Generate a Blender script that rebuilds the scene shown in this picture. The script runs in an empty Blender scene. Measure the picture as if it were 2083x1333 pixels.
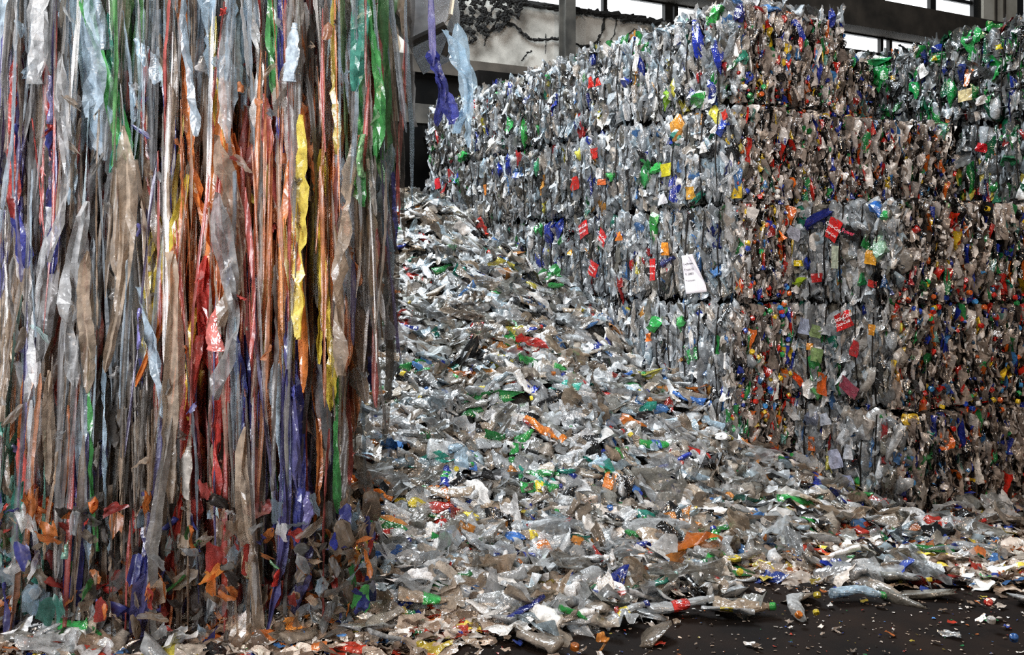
import bpy, bmesh, math, random
import numpy as np
from mathutils import Vector, Matrix

S = bpy.context.scene
COL = S.collection
# ------------------------------------------------------------------ camera
F_PX, CX, HZ, CAMZ = 2000.0, 1041.5, 550.0, 1.74
cam_d = bpy.data.cameras.new('camera')
cam = bpy.data.objects.new('camera', cam_d)
COL.objects.link(cam)
cam.location = (0, 0, CAMZ)
cam.rotation_euler = (math.pi / 2, 0, 0)
cam_d.sensor_width = 36.0
cam_d.lens = 36.0 * F_PX / 2083.0
cam_d.shift_y = -(666.5 - HZ) / 2083.0
cam_d.clip_end = 200
S.camera = cam
# ------------------------------------------------------------------ world, light, exposure
S.view_settings.view_transform = 'Standard'
S.view_settings.look = 'None'
S.view_settings.gamma = 1.0
S.view_settings.use_curve_mapping = False
S.view_settings.exposure = 0.15
S.cycles.use_denoising = False        # the fine glints on the creased plastic must stay
S.cycles.max_bounces = 6
S.cycles.diffuse_bounces = 2
S.cycles.glossy_bounces = 3
S.cycles.transmission_bounces = 3
S.cycles.transparent_max_bounces = 6
S.cycles.sample_clamp_indirect = 3.0
S.cycles.caustics_reflective = False
S.cycles.caustics_refractive = False

w = bpy.data.worlds.new('world'); S.world = w
w.use_nodes = True
bg = w.node_tree.nodes['Background']
bg.inputs[0].default_value = (0.80, 0.90, 1.0, 1)
bg.inputs[1].default_value = 0.10


def area(name, loc, target, size, power, color, sy=None):
    d = bpy.data.lights.new(name, 'AREA')
    d.energy = power; d.color = color
    d.shape = 'RECTANGLE'; d.size = size; d.size_y = sy or size
    o = bpy.data.objects.new(name, d); COL.objects.link(o)
    o.location = loc
    o.rotation_euler = (Vector(target) - Vector(loc)).to_track_quat('-Z', 'Y').to_euler()
    return o


# roof light over the heap, warm hall lamp on the right; the others are added
area('roof_skylight', (-2.2, 9.6, 8.8), (0.3, 8.8, 2.2), 5.0, 1600, (0.86, 0.94, 1.0), 3.0)
fill = area('stream_fill', (-2.6, -0.9, 2.6), (-2.0, 5.4, 2.2), 2.4, 155, (0.94, 0.96, 1.0), 2.4)  # added fill with no visible source, narrowed to brighten the falling stream
fill.data.spread = math.radians(55)
area('hall_lamp_warm', (4.2, -1.0, 6.0), (2.6, 6.6, 0.2), 0.6, 270, (1.0, 0.74, 0.52))
area('stream_fill_warm', (-3.4, 0.6, 6.5), (-2.4, 5.5, 1.5), 0.8, 240, (1.0, 0.80, 0.64))  # added warm fill from above, lifts the stream out of its own shade
area('glint_light', (0.8, 2.0, 7.5), (1.2, 8.5, 2.6), 0.6, 280, (0.95, 0.97, 1.0))  # small light added to raise glints on the creased plastic

rng = np.random.default_rng(11)
random.seed(5)
TH = math.atan2(0.475, 0.88)
CT, ST = math.cos(TH), math.sin(TH)
AX, AY = 1.70, 7.40          # front corner of the tall bale stack


def P(u, v, z=0.0):          # u: into the depth along the strapped faces, v: along the cut faces
    return Vector((AX - ST * u + CT * v, AY + CT * u + ST * v, z))


def to_px(p):
    return CX + F_PX * p[0] / p[1], HZ - F_PX * (p[2] - CAMZ) / p[1]


def lin(h):
    c = [int(h[i:i + 2], 16) / 255 for i in (0, 2, 4)]
    return tuple(x / 12.92 if x <= 0.04045 else ((x + 0.055) / 1.055) ** 2.4 for x in c)


# ------------------------------------------------------------------ materials
def nodes(name):
    m = bpy.data.materials.new(name); m.use_nodes = True
    nt = m.node_tree
    for n in list(nt.nodes): nt.nodes.remove(n)
    out = nt.nodes.new('ShaderNodeOutputMaterial')
    return m, nt, out


def N(nt, t, **kw):
    n = nt.nodes.new(t)
    for k, v in kw.items(): setattr(n, k, v)
    return n


def plastic(name, source, rough=0.21, bump=0.9, fine=55.0, trans=0.5, glow=0.0):
    """thin crinkled plastic: tinted see-through film under a glossy, finely creased skin; alpha of the colour says how clear"""
    m, nt, out = nodes(name)
    if source == 'attr':
        a = N(nt, 'ShaderNodeAttribute', attribute_name='Col')
    else:
        a = N(nt, 'ShaderNodeObjectInfo')
    csock, asock = a.outputs['Color'], a.outputs['Alpha']
    geo = N(nt, 'ShaderNodeNewGeometry')
    nz = N(nt, 'ShaderNodeTexNoise'); nz.inputs['Scale'].default_value = fine * 0.45; nz.inputs['Detail'].default_value = 4
    nt.links.new(geo.outputs['Position'], nz.inputs['Vector'])
    ramp = N(nt, 'ShaderNodeMapRange'); ramp.inputs[1].default_value = 0.3; ramp.inputs[2].default_value = 0.7
    ramp.inputs[3].default_value = 0.45; ramp.inputs[4].default_value = 1.15
    nt.links.new(nz.outputs['Fac'], ramp.inputs[0])
    mul = N(nt, 'ShaderNodeVectorMath', operation='SCALE')
    nt.links.new(csock, mul.inputs[0]); nt.links.new(ramp.outputs[0], mul.inputs['Scale'])
    vz = N(nt, 'ShaderNodeTexNoise', noise_type='RIDGED_MULTIFRACTAL')
    vz.inputs['Scale'].default_value = fine; vz.inputs['Detail'].default_value = 2.5
    vz.inputs['Roughness'].default_value = 0.6
    nt.links.new(geo.outputs['Position'], vz.inputs['Vector'])
    bp = N(nt, 'ShaderNodeBump'); bp.inputs['Strength'].default_value = bump; bp.inputs['Distance'].default_value = 0.006
    nt.links.new(vz.outputs['Fac'], bp.inputs['Height'])
    pb = N(nt, 'ShaderNodeBsdfPrincipled')
    pb.inputs['Roughness'].default_value = rough
    pb.inputs['Specular IOR Level'].default_value = 1.0
    pb.inputs['IOR'].default_value = 1.58
    nt.links.new(mul.outputs[0], pb.inputs['Base Color'])
    nt.links.new(bp.outputs[0], pb.inputs['Normal'])
    skin = pb
    if glow:                             # light that shines through a single film
        tl = N(nt, 'ShaderNodeBsdfTranslucent'); nt.links.new(csock, tl.inputs['Color'])
        skin = N(nt, 'ShaderNodeMixShader'); skin.inputs[0].default_value = glow
        nt.links.new(pb.outputs[0], skin.inputs[1]); nt.links.new(tl.outputs[0], skin.inputs[2])
    tr = N(nt, 'ShaderNodeBsdfTransparent')
    nt.links.new(csock, tr.inputs['Color'])
    f = N(nt, 'ShaderNodeMath', operation='MULTIPLY'); f.inputs[1].default_value = trans
    nt.links.new(asock, f.inputs[0])
    lw = N(nt, 'ShaderNodeLayerWeight'); lw.inputs['Blend'].default_value = 0.35
    nt.links.new(bp.outputs[0], lw.inputs['Normal'])
    inv_ = N(nt, 'ShaderNodeMath', operation='SUBTRACT'); inv_.inputs[0].default_value = 1.0
    nt.links.new(lw.outputs['Facing'], inv_.inputs[1])
    f2 = N(nt, 'ShaderNodeMath', operation='MULTIPLY')
    nt.links.new(f.outputs[0], f2.inputs[0]); nt.links.new(inv_.outputs[0], f2.inputs[1])
    mx = N(nt, 'ShaderNodeMixShader')
    nt.links.new(f2.outputs[0], mx.inputs[0]); nt.links.new(skin.outputs[0], mx.inputs[1]); nt.links.new(tr.outputs[0], mx.inputs[2])
    nt.links.new(mx.outputs[0], out.inputs[0])
    return m


def simple(name, c1, c2=None, scale=8.0, rough=0.7, metal=0.0, bump=0.0, lo=0.35, hi=0.65, detail=6, spec=0.5):
    m, nt, out = nodes(name)
    pb = N(nt, 'ShaderNodeBsdfPrincipled')
    pb.inputs['Roughness'].default_value = rough; pb.inputs['Metallic'].default_value = metal
    pb.inputs['Specular IOR Level'].default_value = spec
    tc = N(nt, 'ShaderNodeTexCoord')
    nz = N(nt, 'ShaderNodeTexNoise'); nz.inputs['Scale'].default_value = scale; nz.inputs['Detail'].default_value = detail
    nt.links.new(tc.outputs['Object'], nz.inputs['Vector'])
    cr = N(nt, 'ShaderNodeValToRGB')
    cr.color_ramp.elements[0].position = lo; cr.color_ramp.elements[1].position = hi
    cr.color_ramp.elements[0].color = (*c1, 1); cr.color_ramp.elements[1].color = (*(c2 or c1), 1)
    nt.links.new(nz.outputs['Fac'], cr.inputs[0]); nt.links.new(cr.outputs[0], pb.inputs['Base Color'])
    if bump:
        bp = N(nt, 'ShaderNodeBump'); bp.inputs['Strength'].default_value = bump; bp.inputs['Distance'].default_value = 0.02
        nt.links.new(nz.outputs['Fac'], bp.inputs['Height']); nt.links.new(bp.outputs[0], pb.inputs['Normal'])
    nt.links.new(pb.outputs[0], out.inputs[0])
    return m


def emit(name, c, s):
    m, nt, out = nodes(name)
    e = N(nt, 'ShaderNodeEmission'); e.inputs[0].default_value = (*c, 1); e.inputs[1].default_value = s
    nt.links.new(e.outputs[0], out.inputs[0])
    return m


M_PA = plastic('mixed_plastic', 'attr')
M_PO = plastic('coloured_plastic', 'object')
M_FA = plastic('film_mixed', 'attr', 0.42, 0.45, 40.0, 0.9, 0.45)
M_FO = plastic('film_coloured', 'object', 0.34, 0.55, 45.0, 0.7, 0.35)
M_CORE = simple('packed_dark_plastic', lin('17150f'), lin('3a3631'), 18, 0.5, 0, 0.8)
M_FLOOR = simple('oily_floor', lin('0a0605'), lin('1c120c'), 3.0, 0.75, 0, 0.25, spec=0.15)
M_PANEL = simple('limewashed_panel', lin('6e6b64'), lin('b9b5ac'), 2.2, 0.9, 0, 0.1, 0.30, 0.55)
M_LOWER = simple('sooty_wall', lin('050505'), lin('161412'), 1.7, 0.95, spec=0.1)
M_BEAM = simple('sooty_concrete', lin('2a2621'), lin('4c453d'), 2.5, 0.9, 0, 0.15)
M_STEEL = simple('grey_painted_steel', lin('3a3936'), lin('5b5852'), 3.0, 0.55, 0.3)
M_DARK = simple('black_steel', lin('0b0b0b'), lin('1d1b19'), 5.0, 0.5, 0.3)
M_SHEET = simple('worn_steel_sheet', lin('5d6167'), lin('9a9fa6'), 4.0, 0.38, 0.7)
M_RIM = simple('bright_steel_rim', lin('a9a9a8'), lin('d6d6d4'), 4.0, 0.3, 0.8)
M_WEB = simple('sooty_cobweb', lin('060606'), lin('15130f'), 20, 0.95)
M_WIRE = simple('baling_wire', lin('0c0b0a'), lin('211c18'), 20, 0.5, 0.5)
M_PIER = simple('cream_pier', lin('c4bfae'), lin('e6e2d4'), 2.5, 0.9)
M_GLASS = emit('daylit_pane', (0.93, 0.97, 1.0), 2.6)
M_GLASS.cycles.emission_sampling = 'NONE'
M_PAPER = simple('white_paper', lin('cfcad0'), lin('e9e6ec'), 6, 0.8)
M_INK = simple('black_print', lin('151515'), None, 5, 0.8)
M_WHITE = simple('white_print', lin('e8e4e4'), None, 5, 0.5)


# ------------------------------------------------------------------ object helpers
def tag(o, label, cat, group=None):
    o['label'] = label; o['category'] = cat
    if group: o['group'] = group
    return o


def struct(o):
    o['kind'] = 'structure'
    return o


def mesh_obj(name, verts, faces, mat, parent=None, smooth=False):
    me = bpy.data.meshes.new(name)
    me.from_pydata([tuple(v) for v in verts], [], [tuple(f) for f in faces])
    me.materials.append(mat)
    if smooth:
        me.polygons.foreach_set('use_smooth', [True] * len(me.polygons))
    me.update()
    o = bpy.data.objects.new(name, me); COL.objects.link(o)
    if parent: o.parent = parent
    return o


def empty(name, loc, rz=0.0):
    o = bpy.data.objects.new(name, None); COL.objects.link(o)
    o.location = loc; o.rotation_euler = (0, 0, rz); o.empty_display_size = 0.1
    return o


class MB:
    """collects boxes and tubes for one mesh"""
    def __init__(s): s.v, s.f = [], []

    def box(s, lo, hi, fn=None):
        b = len(s.v)
        for x in (lo[0], hi[0]):
            for y in (lo[1], hi[1]):
                for z in (lo[2], hi[2]):
                    p = Vector((x, y, z)); s.v.append(fn(p) if fn else p)
        s.f += [tuple(b + i for i in q) for q in ((0, 1, 3, 2), (4, 6, 7, 5), (0, 4, 5, 1), (2, 3, 7, 6), (0, 2, 6, 4), (1, 5, 7, 3))]

    def uvbox(s, u0, u1, v0, v1, z0, z1):
        s.box((u0, v0, z0), (u1, v1, z1), lambda p: P(p.x, p.y, p.z))

    def tube(s, pts, r, n=6, closed=False):
        pts = [Vector(p) for p in pts]; b = len(s.v); k = len(pts)
        rs = r if isinstance(r, (list, tuple)) else [r] * k
        for i, p in enumerate(pts):
            a = pts[(i - 1) % k] if (closed or i > 0) else p
            c = pts[(i + 1) % k] if (closed or i < k - 1) else p
            t = (c - a).normalized()
            up = Vector((0, 0, 1)) if abs(t.z) < 0.9 else Vector((1, 0, 0))
            e1 = t.cross(up).normalized(); e2 = t.cross(e1)
            for j in range(n):
                an = 2 * math.pi * j / n
                s.v.append(p + rs[i] * (math.cos(an) * e1 + math.sin(an) * e2))
        for i in range(k if closed else k - 1):
            for j in range(n):
                i2 = (i + 1) % k
                s.f.append((b + i * n + j, b + i * n + (j + 1) % n, b + i2 * n + (j + 1) % n, b + i2 * n + j))
        if not closed:
            s.f.append(tuple(b + j for j in range(n))); s.f.append(tuple(b + (k - 1) * n + j for j in reversed(range(n))))

    def build(s, name, mat, parent=None, smooth=False):
        return mesh_obj(name, s.v, s.f, mat, parent, smooth)


# ------------------------------------------------------------------ piece shapes (numpy)
def ico(sub):
    bm = bmesh.new(); bmesh.ops.create_icosphere(bm, subdivisions=sub, radius=0.5)
    v = np.array([x.co for x in bm.verts]); f = np.array([[q.index for q in p.verts] for p in bm.faces])
    bm.free(); return v, f


ICO1, ICO2 = ico(1), ico(2)


def crumple(v, r, n=9, depth=(0.16, 0.42), push=1.25):
    v = v.copy()
    for _ in range(n):
        d = r.normal(size=3); d /= np.linalg.norm(d)
        k = r.uniform(*depth)
        x = np.maximum(v @ d - k, 0)
        v -= np.outer(x * push, d)
    v += r.normal(size=v.shape) * 0.028
    lo, hi = v.min(0), v.max(0)
    return (v - (lo + hi) / 2) / (hi - lo)


def nug(seed, sub):
    v, f = ICO1 if sub == 1 else ICO2
    r = np.random.default_rng(seed)
    return crumple(v, r, 7 if sub == 1 else 11), f


PROFILE = [(0.0, 0.020), (0.01, 0.145), (0.05, 0.165), (0.14, 0.155), (0.17, 0.163), (0.30, 0.163), (0.34, 0.150), (0.42, 0.160),
           (0.54, 0.163), (0.62, 0.155), (0.72, 0.140), (0.82, 0.095), (0.89, 0.055), (0.91, 0.066), (0.93, 0.052), (1.0, 0.050)]


def bottle_deform(seed):
    r = np.random.default_rng(seed)
    flat = r.uniform(0.25, 0.6); wid = r.uniform(1.15, 1.5)
    bend = r.uniform(-0.5, 0.5); bend2 = r.uniform(-0.18, 0.18); twist = r.uniform(-0.7, 0.7)
    dents = [(r.uniform(0.1, 0.75), r.uniform(0, 6.28), r.uniform(0.05, 0.11), r.uniform(0.08, 0.2)) for _ in range(6)]
    ph = r.uniform(0, 6.28, 4)

    def f(p):
        x, y, z = p[:, 0].copy(), p[:, 1].copy(), p[:, 2].copy()
        rad = np.hypot(x, y) + 1e-9; an = np.arctan2(y, x)
        for zc, ac, dp, wz in dents:
            k = np.exp(-((z - zc) / wz) ** 2) * np.exp(-(np.angle(np.exp(1j * (an - ac))) / 0.8) ** 2)
            s = 1 - k * dp / 0.16
            x *= s; y *= s
        body = np.clip((0.92 - z) / 0.2, 0, 1)
        cr = 0.012 * np.sin(z * 47 + an * 2 + ph[0]) + 0.010 * np.sin(z * 31 - an * 3 + ph[1])
        x += body * cr * np.cos(an); y += body * cr * np.sin(an)
        y *= 1 + body * (flat - 1); x *= 1 + body * (wid - 1) * 0.6
        t = twist * (z - 0.5)
        x, y = x * np.cos(t) - y * np.sin(t), x * np.sin(t) + y * np.cos(t)
        x += bend * (z - 0.5) ** 2; y += bend2 * (z - 0.4) ** 2 * 1.3
        return np.stack([x, y, z - 0.5], 1)
    return f


def lathe(prof, n):
    v = [(rr * math.cos(2 * math.pi * j / n), rr * math.sin(2 * math.pi * j / n), z) for z, rr in prof for j in range(n)]
    f = [(i * n + j, i * n + (j + 1) % n, (i + 1) * n + (j + 1) % n, (i + 1) * n + j) for i in range(len(prof) - 1) for j in range(n)]
    return np.array(v, float), np.array(f)


def bottle(seed, n=12):
    v, f = lathe(PROFILE, n)
    return bottle_deform(seed)(v), f


def bottle_band(seed, z0=0.36, z1=0.60, n=14):
    v, f = lathe([(z0 + (z1 - z0) * k / 4, 0.174) for k in range(5)], n)
    return bottle_deform(seed)(v), f


def bottle_cap(seed, n=12):
    v, f = lathe([(0.935, 0.02), (0.94, 0.066), (1.015, 0.066), (1.03, 0.05), (1.03, 0.002)], n)
    return bottle_deform(seed)(v), f


def capshape(n=10):
    v, f = lathe([(-0.5, 0.42), (-0.5, 0.5), (0.35, 0.5), (0.5, 0.42), (0.5, 0.02)], n)
    return v, f


def sheet(seed, nx=5, ny=9, wave=0.16):
    r = np.random.default_rng(seed)
    xs, ys = np.meshgrid(np.linspace(-.5, .5, nx), np.linspace(-.5, .5, ny))
    z = np.zeros_like(xs)
    for _ in range(5):
        a, b, c = r.uniform(-9, 9), r.uniform(-9, 9), r.uniform(0, 6.28)
        z += wave * r.uniform(0.3, 1) * np.sin(a * xs + b * ys + c)
    z += r.normal(size=z.shape) * 0.05
    x2 = xs * (1 + 0.3 * np.sin(ys * r.uniform(3, 8) + r.uniform(0, 6))) + r.normal(size=xs.shape) * 0.03
    v = np.stack([x2.ravel(), (ys + r.normal(size=ys.shape) * 0.02).ravel(), z.ravel()], 1)
    f = np.array([(j * nx + i, j * nx + i + 1, (j + 1) * nx + i + 1, (j + 1) * nx + i) for j in range(ny - 1) for i in range(nx - 1)])
    return v, f


def flat_label(seed, n=5):
    r = np.random.default_rng(seed)
    xs, ys = np.meshgrid(np.linspace(-.5, .5, n), np.linspace(-.5, .5, n))
    z = .10 * np.sin(xs * 4 + ys * r.uniform(-4, 4) + r.uniform(0, 6)) + r.normal(size=xs.shape) * .02
    k = r.uniform(-.12, .12)
    v = np.stack([(xs + k * ys).ravel(), (ys + r.uniform(-.1, .1) * xs).ravel(), z.ravel()], 1)
    return v, np.array([(j * n + i, j * n + i + 1, (j + 1) * n + i + 1, (j + 1) * n + i) for j in range(n - 1) for i in range(n - 1)])


def shard(seed):
    r = np.random.default_rng(seed)
    k = 6
    an = np.sort(r.uniform(0, 6.28, k)); rad = r.uniform(0.25, 0.5, k)
    top = np.stack([rad * np.cos(an), rad * np.sin(an), r.normal(size=k) * 0.12], 1)
    c = np.array([[0, 0, r.uniform(0, 0.2)]])
    v = np.vstack([top, c])
    f = np.array([(i, (i + 1) % k, k) for i in range(k)])
    return v, f


def ribbon(seed, ny=22, nx=4):
    """a long crinkled film strip, unit length along z"""
    r = np.random.default_rng(seed)
    t = np.linspace(0, 1, ny); s = np.linspace(-.5, .5, nx)
    T, W = np.meshgrid(t, s, indexing='ij')
    tw = r.uniform(-1.2, 1.2) * (T - .5) + 0.5 * np.sin(T * r.uniform(3, 8) + r.uniform(0, 6))
    width = (0.55 + 0.45 * np.sin(T * r.uniform(2, 5) + r.uniform(0, 3)) ** 2) * np.clip(np.minimum(T, 1 - T) * 9 + 0.25, 0, 1)
    cx = 0.35 * np.sin(T * r.uniform(2, 6) + r.uniform(0, 6)); cy = 0.5 * np.sin(T * r.uniform(2, 6) + r.uniform(0, 6))
    fold = 0.25 * np.sin(W * r.uniform(5, 11) + T * r.uniform(-20, 20) + r.uniform(0, 6)) + r.normal(size=T.shape) * 0.07
    x = cx + W * width * np.cos(tw) - fold * np.sin(tw)
    y = cy + W * width * np.sin(tw) + fold * np.cos(tw)
    v = np.stack([x.ravel(), y.ravel(), (T - .5).ravel() + r.normal(size=x.size) * 0.006], 1)
    f = np.array([(j * nx + i, j * nx + i + 1, (j + 1) * nx + i + 1, (j + 1) * nx + i) for j in range(ny - 1) for i in range(nx - 1)])
    return v, f


NUG1 = [nug(100 + i, 1) for i in range(14)]
NUG2 = [nug(200 + i, 2) for i in range(14)]
BOT = [bottle(300 + i, 10) for i in range(12)]
SHT = [sheet(400 + i) for i in range(12)]
SHD = [shard(500 + i) for i in range(12)]
RIB = [ribbon(600 + i) for i in range(16)]
CAPV = [capshape()]


def rots(yaw, pitch, roll):
    """R = Rz(yaw) Ry(pitch) Rx(roll), arrays -> (n,3,3)"""
    c1, s1, c2, s2, c3, s3 = np.cos(yaw), np.sin(yaw), np.cos(pitch), np.sin(pitch), np.cos(roll), np.sin(roll)
    R = np.empty((len(yaw), 3, 3))
    R[:, 0, 0] = c1 * c2; R[:, 0, 1] = c1 * s2 * s3 - s1 * c3; R[:, 0, 2] = c1 * s2 * c3 + s1 * s3
    R[:, 1, 0] = s1 * c2; R[:, 1, 1] = s1 * s2 * s3 + c1 * c3; R[:, 1, 2] = s1 * s2 * c3 - c1 * s3
    R[:, 2, 0] = -s2; R[:, 2, 1] = c2 * s3; R[:, 2, 2] = c2 * c3
    return R


class Batch:
    """many pieces of uncountable stuff gathered in one mesh, colour per piece"""
    def __init__(s): s.V, s.F3, s.F4, s.C, s.n = [], [], [], [], 0

    def raw(s, v, f, c):
        v = np.asarray(v, float); f = np.asarray(f)
        s.V.append(v); (s.F3 if f.shape[1] == 3 else s.F4).append(f + s.n)
        s.C.append(np.tile(np.asarray(c, float), (len(v), 1))); s.n += len(v)

    def add(s, variants, pos, R, scale, col):
        n = len(pos)
        if n == 0: return
        which = rng.integers(0, len(variants), n)
        for k, (v, f) in enumerate(variants):
            ix = np.nonzero(which == k)[0]
            if len(ix) == 0: continue
            vv = v[None] * scale[ix][:, None, :]
            vv = np.einsum('nij,nkj->nki', R[ix], vv) + pos[ix][:, None, :]
            nv = len(v)
            s.V.append(vv.reshape(-1, 3))
            ff = (f[None] + (s.n + np.arange(len(ix)) * nv)[:, None, None]).reshape(-1, f.shape[1])
            (s.F3 if f.shape[1] == 3 else s.F4).append(ff)
            s.C.append(np.repeat(col[ix], nv, axis=0)); s.n += nv * len(ix)

    def build(s, name, mat, parent=None):
        V = np.concatenate(s.V).astype(np.float32)
        f3 = np.concatenate(s.F3) if s.F3 else np.zeros((0, 3), int)
        f4 = np.concatenate(s.F4) if s.F4 else np.zeros((0, 4), int)
        me = bpy.data.meshes.new(name)
        me.vertices.add(len(V)); me.vertices.foreach_set('co', V.ravel())
        idx = np.concatenate([f3.ravel(), f4.ravel()]).astype(np.int32)
        st = np.concatenate([np.arange(len(f3)) * 3, len(f3) * 3 + np.arange(len(f4)) * 4]).astype(np.int32)
        me.loops.add(len(idx)); me.loops.foreach_set('vertex_index', idx)
        me.polygons.add(len(st)); me.polygons.foreach_set('loop_start', st)
        at = me.attributes.new('Col', 'FLOAT_COLOR', 'POINT')
        at.data.foreach_set('color', np.concatenate(s.C).astype(np.float32).ravel())
        me.materials.append(mat)
        me.update(calc_edges=True); me.validate()
        o = bpy.data.objects.new(name, me); COL.objects.link(o)
        if parent: o.parent = parent
        return o


def palette(items):
    cols = np.array([(*lin(h), a) for h, a, _ in items]); p = np.array([q for *_, q in items], float)
    return cols, p / p.sum()


def pick(pal, n, jitter=0.22):
    c, p = pal
    out = c[rng.choice(len(c), n, p=p)].copy()
    out[:, :3] *= .88 * np.exp(rng.normal(size=(n, 1)) * jitter)
    return np.clip(out, 0.002, 0.95)


PAL_STRAP = palette([('b9bfc3', .9, 30), ('d2d5d7', .8, 18), ('94989b', .9, 18), ('bdb5ab', .8, 14), ('a9bcc7', .9, 8), ('7d796f', .8, 8), ('2a8a40', .5, 1.6),
                     ('1d6a55', .5, 1.0), ('1c2f8f', .4, 1.6), ('4a78b0', .5, 1.2), ('a32322', .2, 1.2), ('e6e4e0', .0, 3), ('0e0d0d', .0, 5), ('c98a36', .2, .8), ('c8c04a', .3, .5)])
PAL_CUT = palette([('b3a498', .7, 26), ('cfc5be', .6, 18), ('8d8077', .7, 16), ('5d544d', .5, 8), ('0d0b0a', .0, 20), ('e2dcd6', .0, 9), ('b8261a', .0, 5), ('c8601f', .0, 3.4),
                   ('1f3190', .1, 5), ('3f78b0', .3, 2.5), ('2a8044', .2, 3.4), ('ccaa2a', .0, 2), ('5e8f86', .4, 2)])
PAL_CAP = palette([('b8281c', 0, 9), ('c25a22', 0, 5), ('1f3a94', 0, 6), ('3a78ac', 0, 3), ('d4d0ca', 0, 6), ('c4a62e', 0, 3), ('2c8048', 0, 3), ('0e0d0d', 0, 4), ('8c8078', 0, 5)])
PAL_GREEN = palette([('8f979b', .8, 26), ('b2b8bc', .8, 18), ('6a6e70', .8, 20), ('1f8a3c', .5, 12), ('155c3e', .5, 7), ('1c2f7f', .3, 4), ('c2703a', .1, 1.2), ('a3302f', .1, 1.2), ('e0deda', 0, 3), ('0e0d0d', 0, 8), ('c8b84a', .1, 1)])
PAL_PILE = palette([('bbbfc1', .9, 28), ('d0d2d3', .8, 18), ('95958f', .9, 18), ('b5ab9e', .85, 17), ('8c8072', .8, 10), ('a9bac3', .9, 7), ('2f8a45', .5, 1.6), ('2a8070', .5, 1.3), ('1c2f8f', .4, 1.5),
                    ('4a78b0', .5, 1), ('a83228', .2, 1.3), ('e8e6e2', .0, 6), ('0e0d0d', .0, 5), ('c4803a', .2, 1.1), ('c8bc4a', .3, .6)])
PAL_FLAKE = palette([('b7a696', .6, 20), ('d8ccc0', .3, 15), ('8a7767', .6, 18), ('b03a28', .0, 4.5), ('c2703a', .1, 4), ('2a3f8a', .1, 2.5), ('4a78b0', .2, 2), ('2c7a48', .2, 2), ('c8b44a', 0, 2), ('f0ebe4', 0, 9)])


def uni(a, b, n): return rng.uniform(a, b, n)


# ------------------------------------------------------------------ the hall
fl = MB(); fl.box((-30, -8, -0.1), (40, 30, 0.0))
struct(fl.build('floor', M_FLOOR))
TW = 7.0                                     # the rear wall stands at u = TW
b = MB(); b.uvbox(TW + .02, TW + .5, -9, 16, 0, 4.74); struct(b.build('wall_rear_lower', M_LOWER))
b = MB(); b.uvbox(TW, TW + .3, -9, 16, 4.74, 5.68); struct(b.build('wall_rear_panel', M_PANEL))
b = MB(); b.uvbox(TW - .06, TW + .02, -9, 16, 4.50, 4.74); struct(b.build('trim_1', M_BEAM))
b = MB(); b.uvbox(TW - .45, TW + .1, 2.2, 16, 6.02, 6.55); struct(b.build('beam', M_BEAM))
b = MB(); b.uvbox(TW - .05, TW + .1, -9, 16, 7.6, 8.4); struct(b.build('wall_rear_top', M_LOWER))


def window(n, v0, v1, z0, z1, mull, transoms, wbar=0.07):
    fr = MB()
    fr.uvbox(TW - .04, TW + .12, v0, v1, z0, z0 + .05); fr.uvbox(TW - .04, TW + .12, v0, v1, z1 - .05, z1)
    for m in mull:
        wd = wbar * (2.2 if m < 0 else 1); m = abs(m)
        fr.uvbox(TW - .05, TW + .12, m - wd / 2, m + wd / 2, z0, z1)
    for t in transoms: fr.uvbox(TW - .03, TW + .10, v0, v1, t - .035, t + .035)
    o = fr.build('window_%d' % n, M_DARK); struct(o)
    g = MB(); g.uvbox(TW + .03, TW + .045, v0 + .01, v1 - .01, z0 + .01, z1 - .01)
    g.build('pane', M_GLASS, o)


def v_at(px, u=TW, dv=0.0):
    k = (px - CX) / F_PX
    # AX - ST u + CT v = k (AY + CT u + ST v)
    return (k * (AY + CT * u) - AX + ST * u) / (CT - k * ST)


window(1, v_at(1030), v_at(1990), 5.68, 6.04, [v_at(1228), -v_at(1357), v_at(1372), v_at(1500), v_at(1640), v_at(1790), v_at(1808)], [])
window(2, v_at(1010), v_at(1990), 6.50, 7.62, [v_at(1697), v_at(1793), -v_at(1894), v_at(1600), v_at(1500), v_at(1400)], [6.98])
b = MB(); b.uvbox(TW - .06, TW + .1, v_at(1975), v_at(2000), 4.7, 7.7); struct(b.build('trim_2', M_DARK))
pier = MB()
pv0, pv1 = v_at(1990), v_at(2058)
pier.uvbox(TW - .12, TW + .3, pv0, pv1, 4.0, 8)
o = pier.build('pillar', M_PIER); struct(o)
gr = MB()
for k in (0.34, 0.60):
    vv = pv0 + (pv1 - pv0) * k
    gr.uvbox(TW - .15, TW - .11, vv - .025, vv + .025, 4.0, 8)
gr.build('groove', M_BEAM, o)
b = MB(); b.uvbox(TW - .1, TW + .3, v_at(2058), v_at(2073), 4, 8); struct(b.build('trim_3', M_DARK))
window(3, v_at(2073), v_at(2073) + 3, 6.3, 7.6, [v_at(2073) + .03], [])

# steel column in front of the panel
cv = v_at(1154, TW - .35)
b = MB()
b.uvbox(TW - .45, TW - .43, cv - .085, cv + .085, 0, 8); b.uvbox(TW - .27, TW - .25, cv - .085, cv + .085, 0, 8)
b.uvbox(TW - .43, TW - .27, cv - .01, cv + .01, 0, 8)
struct(b.build('column', M_STEEL))

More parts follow.
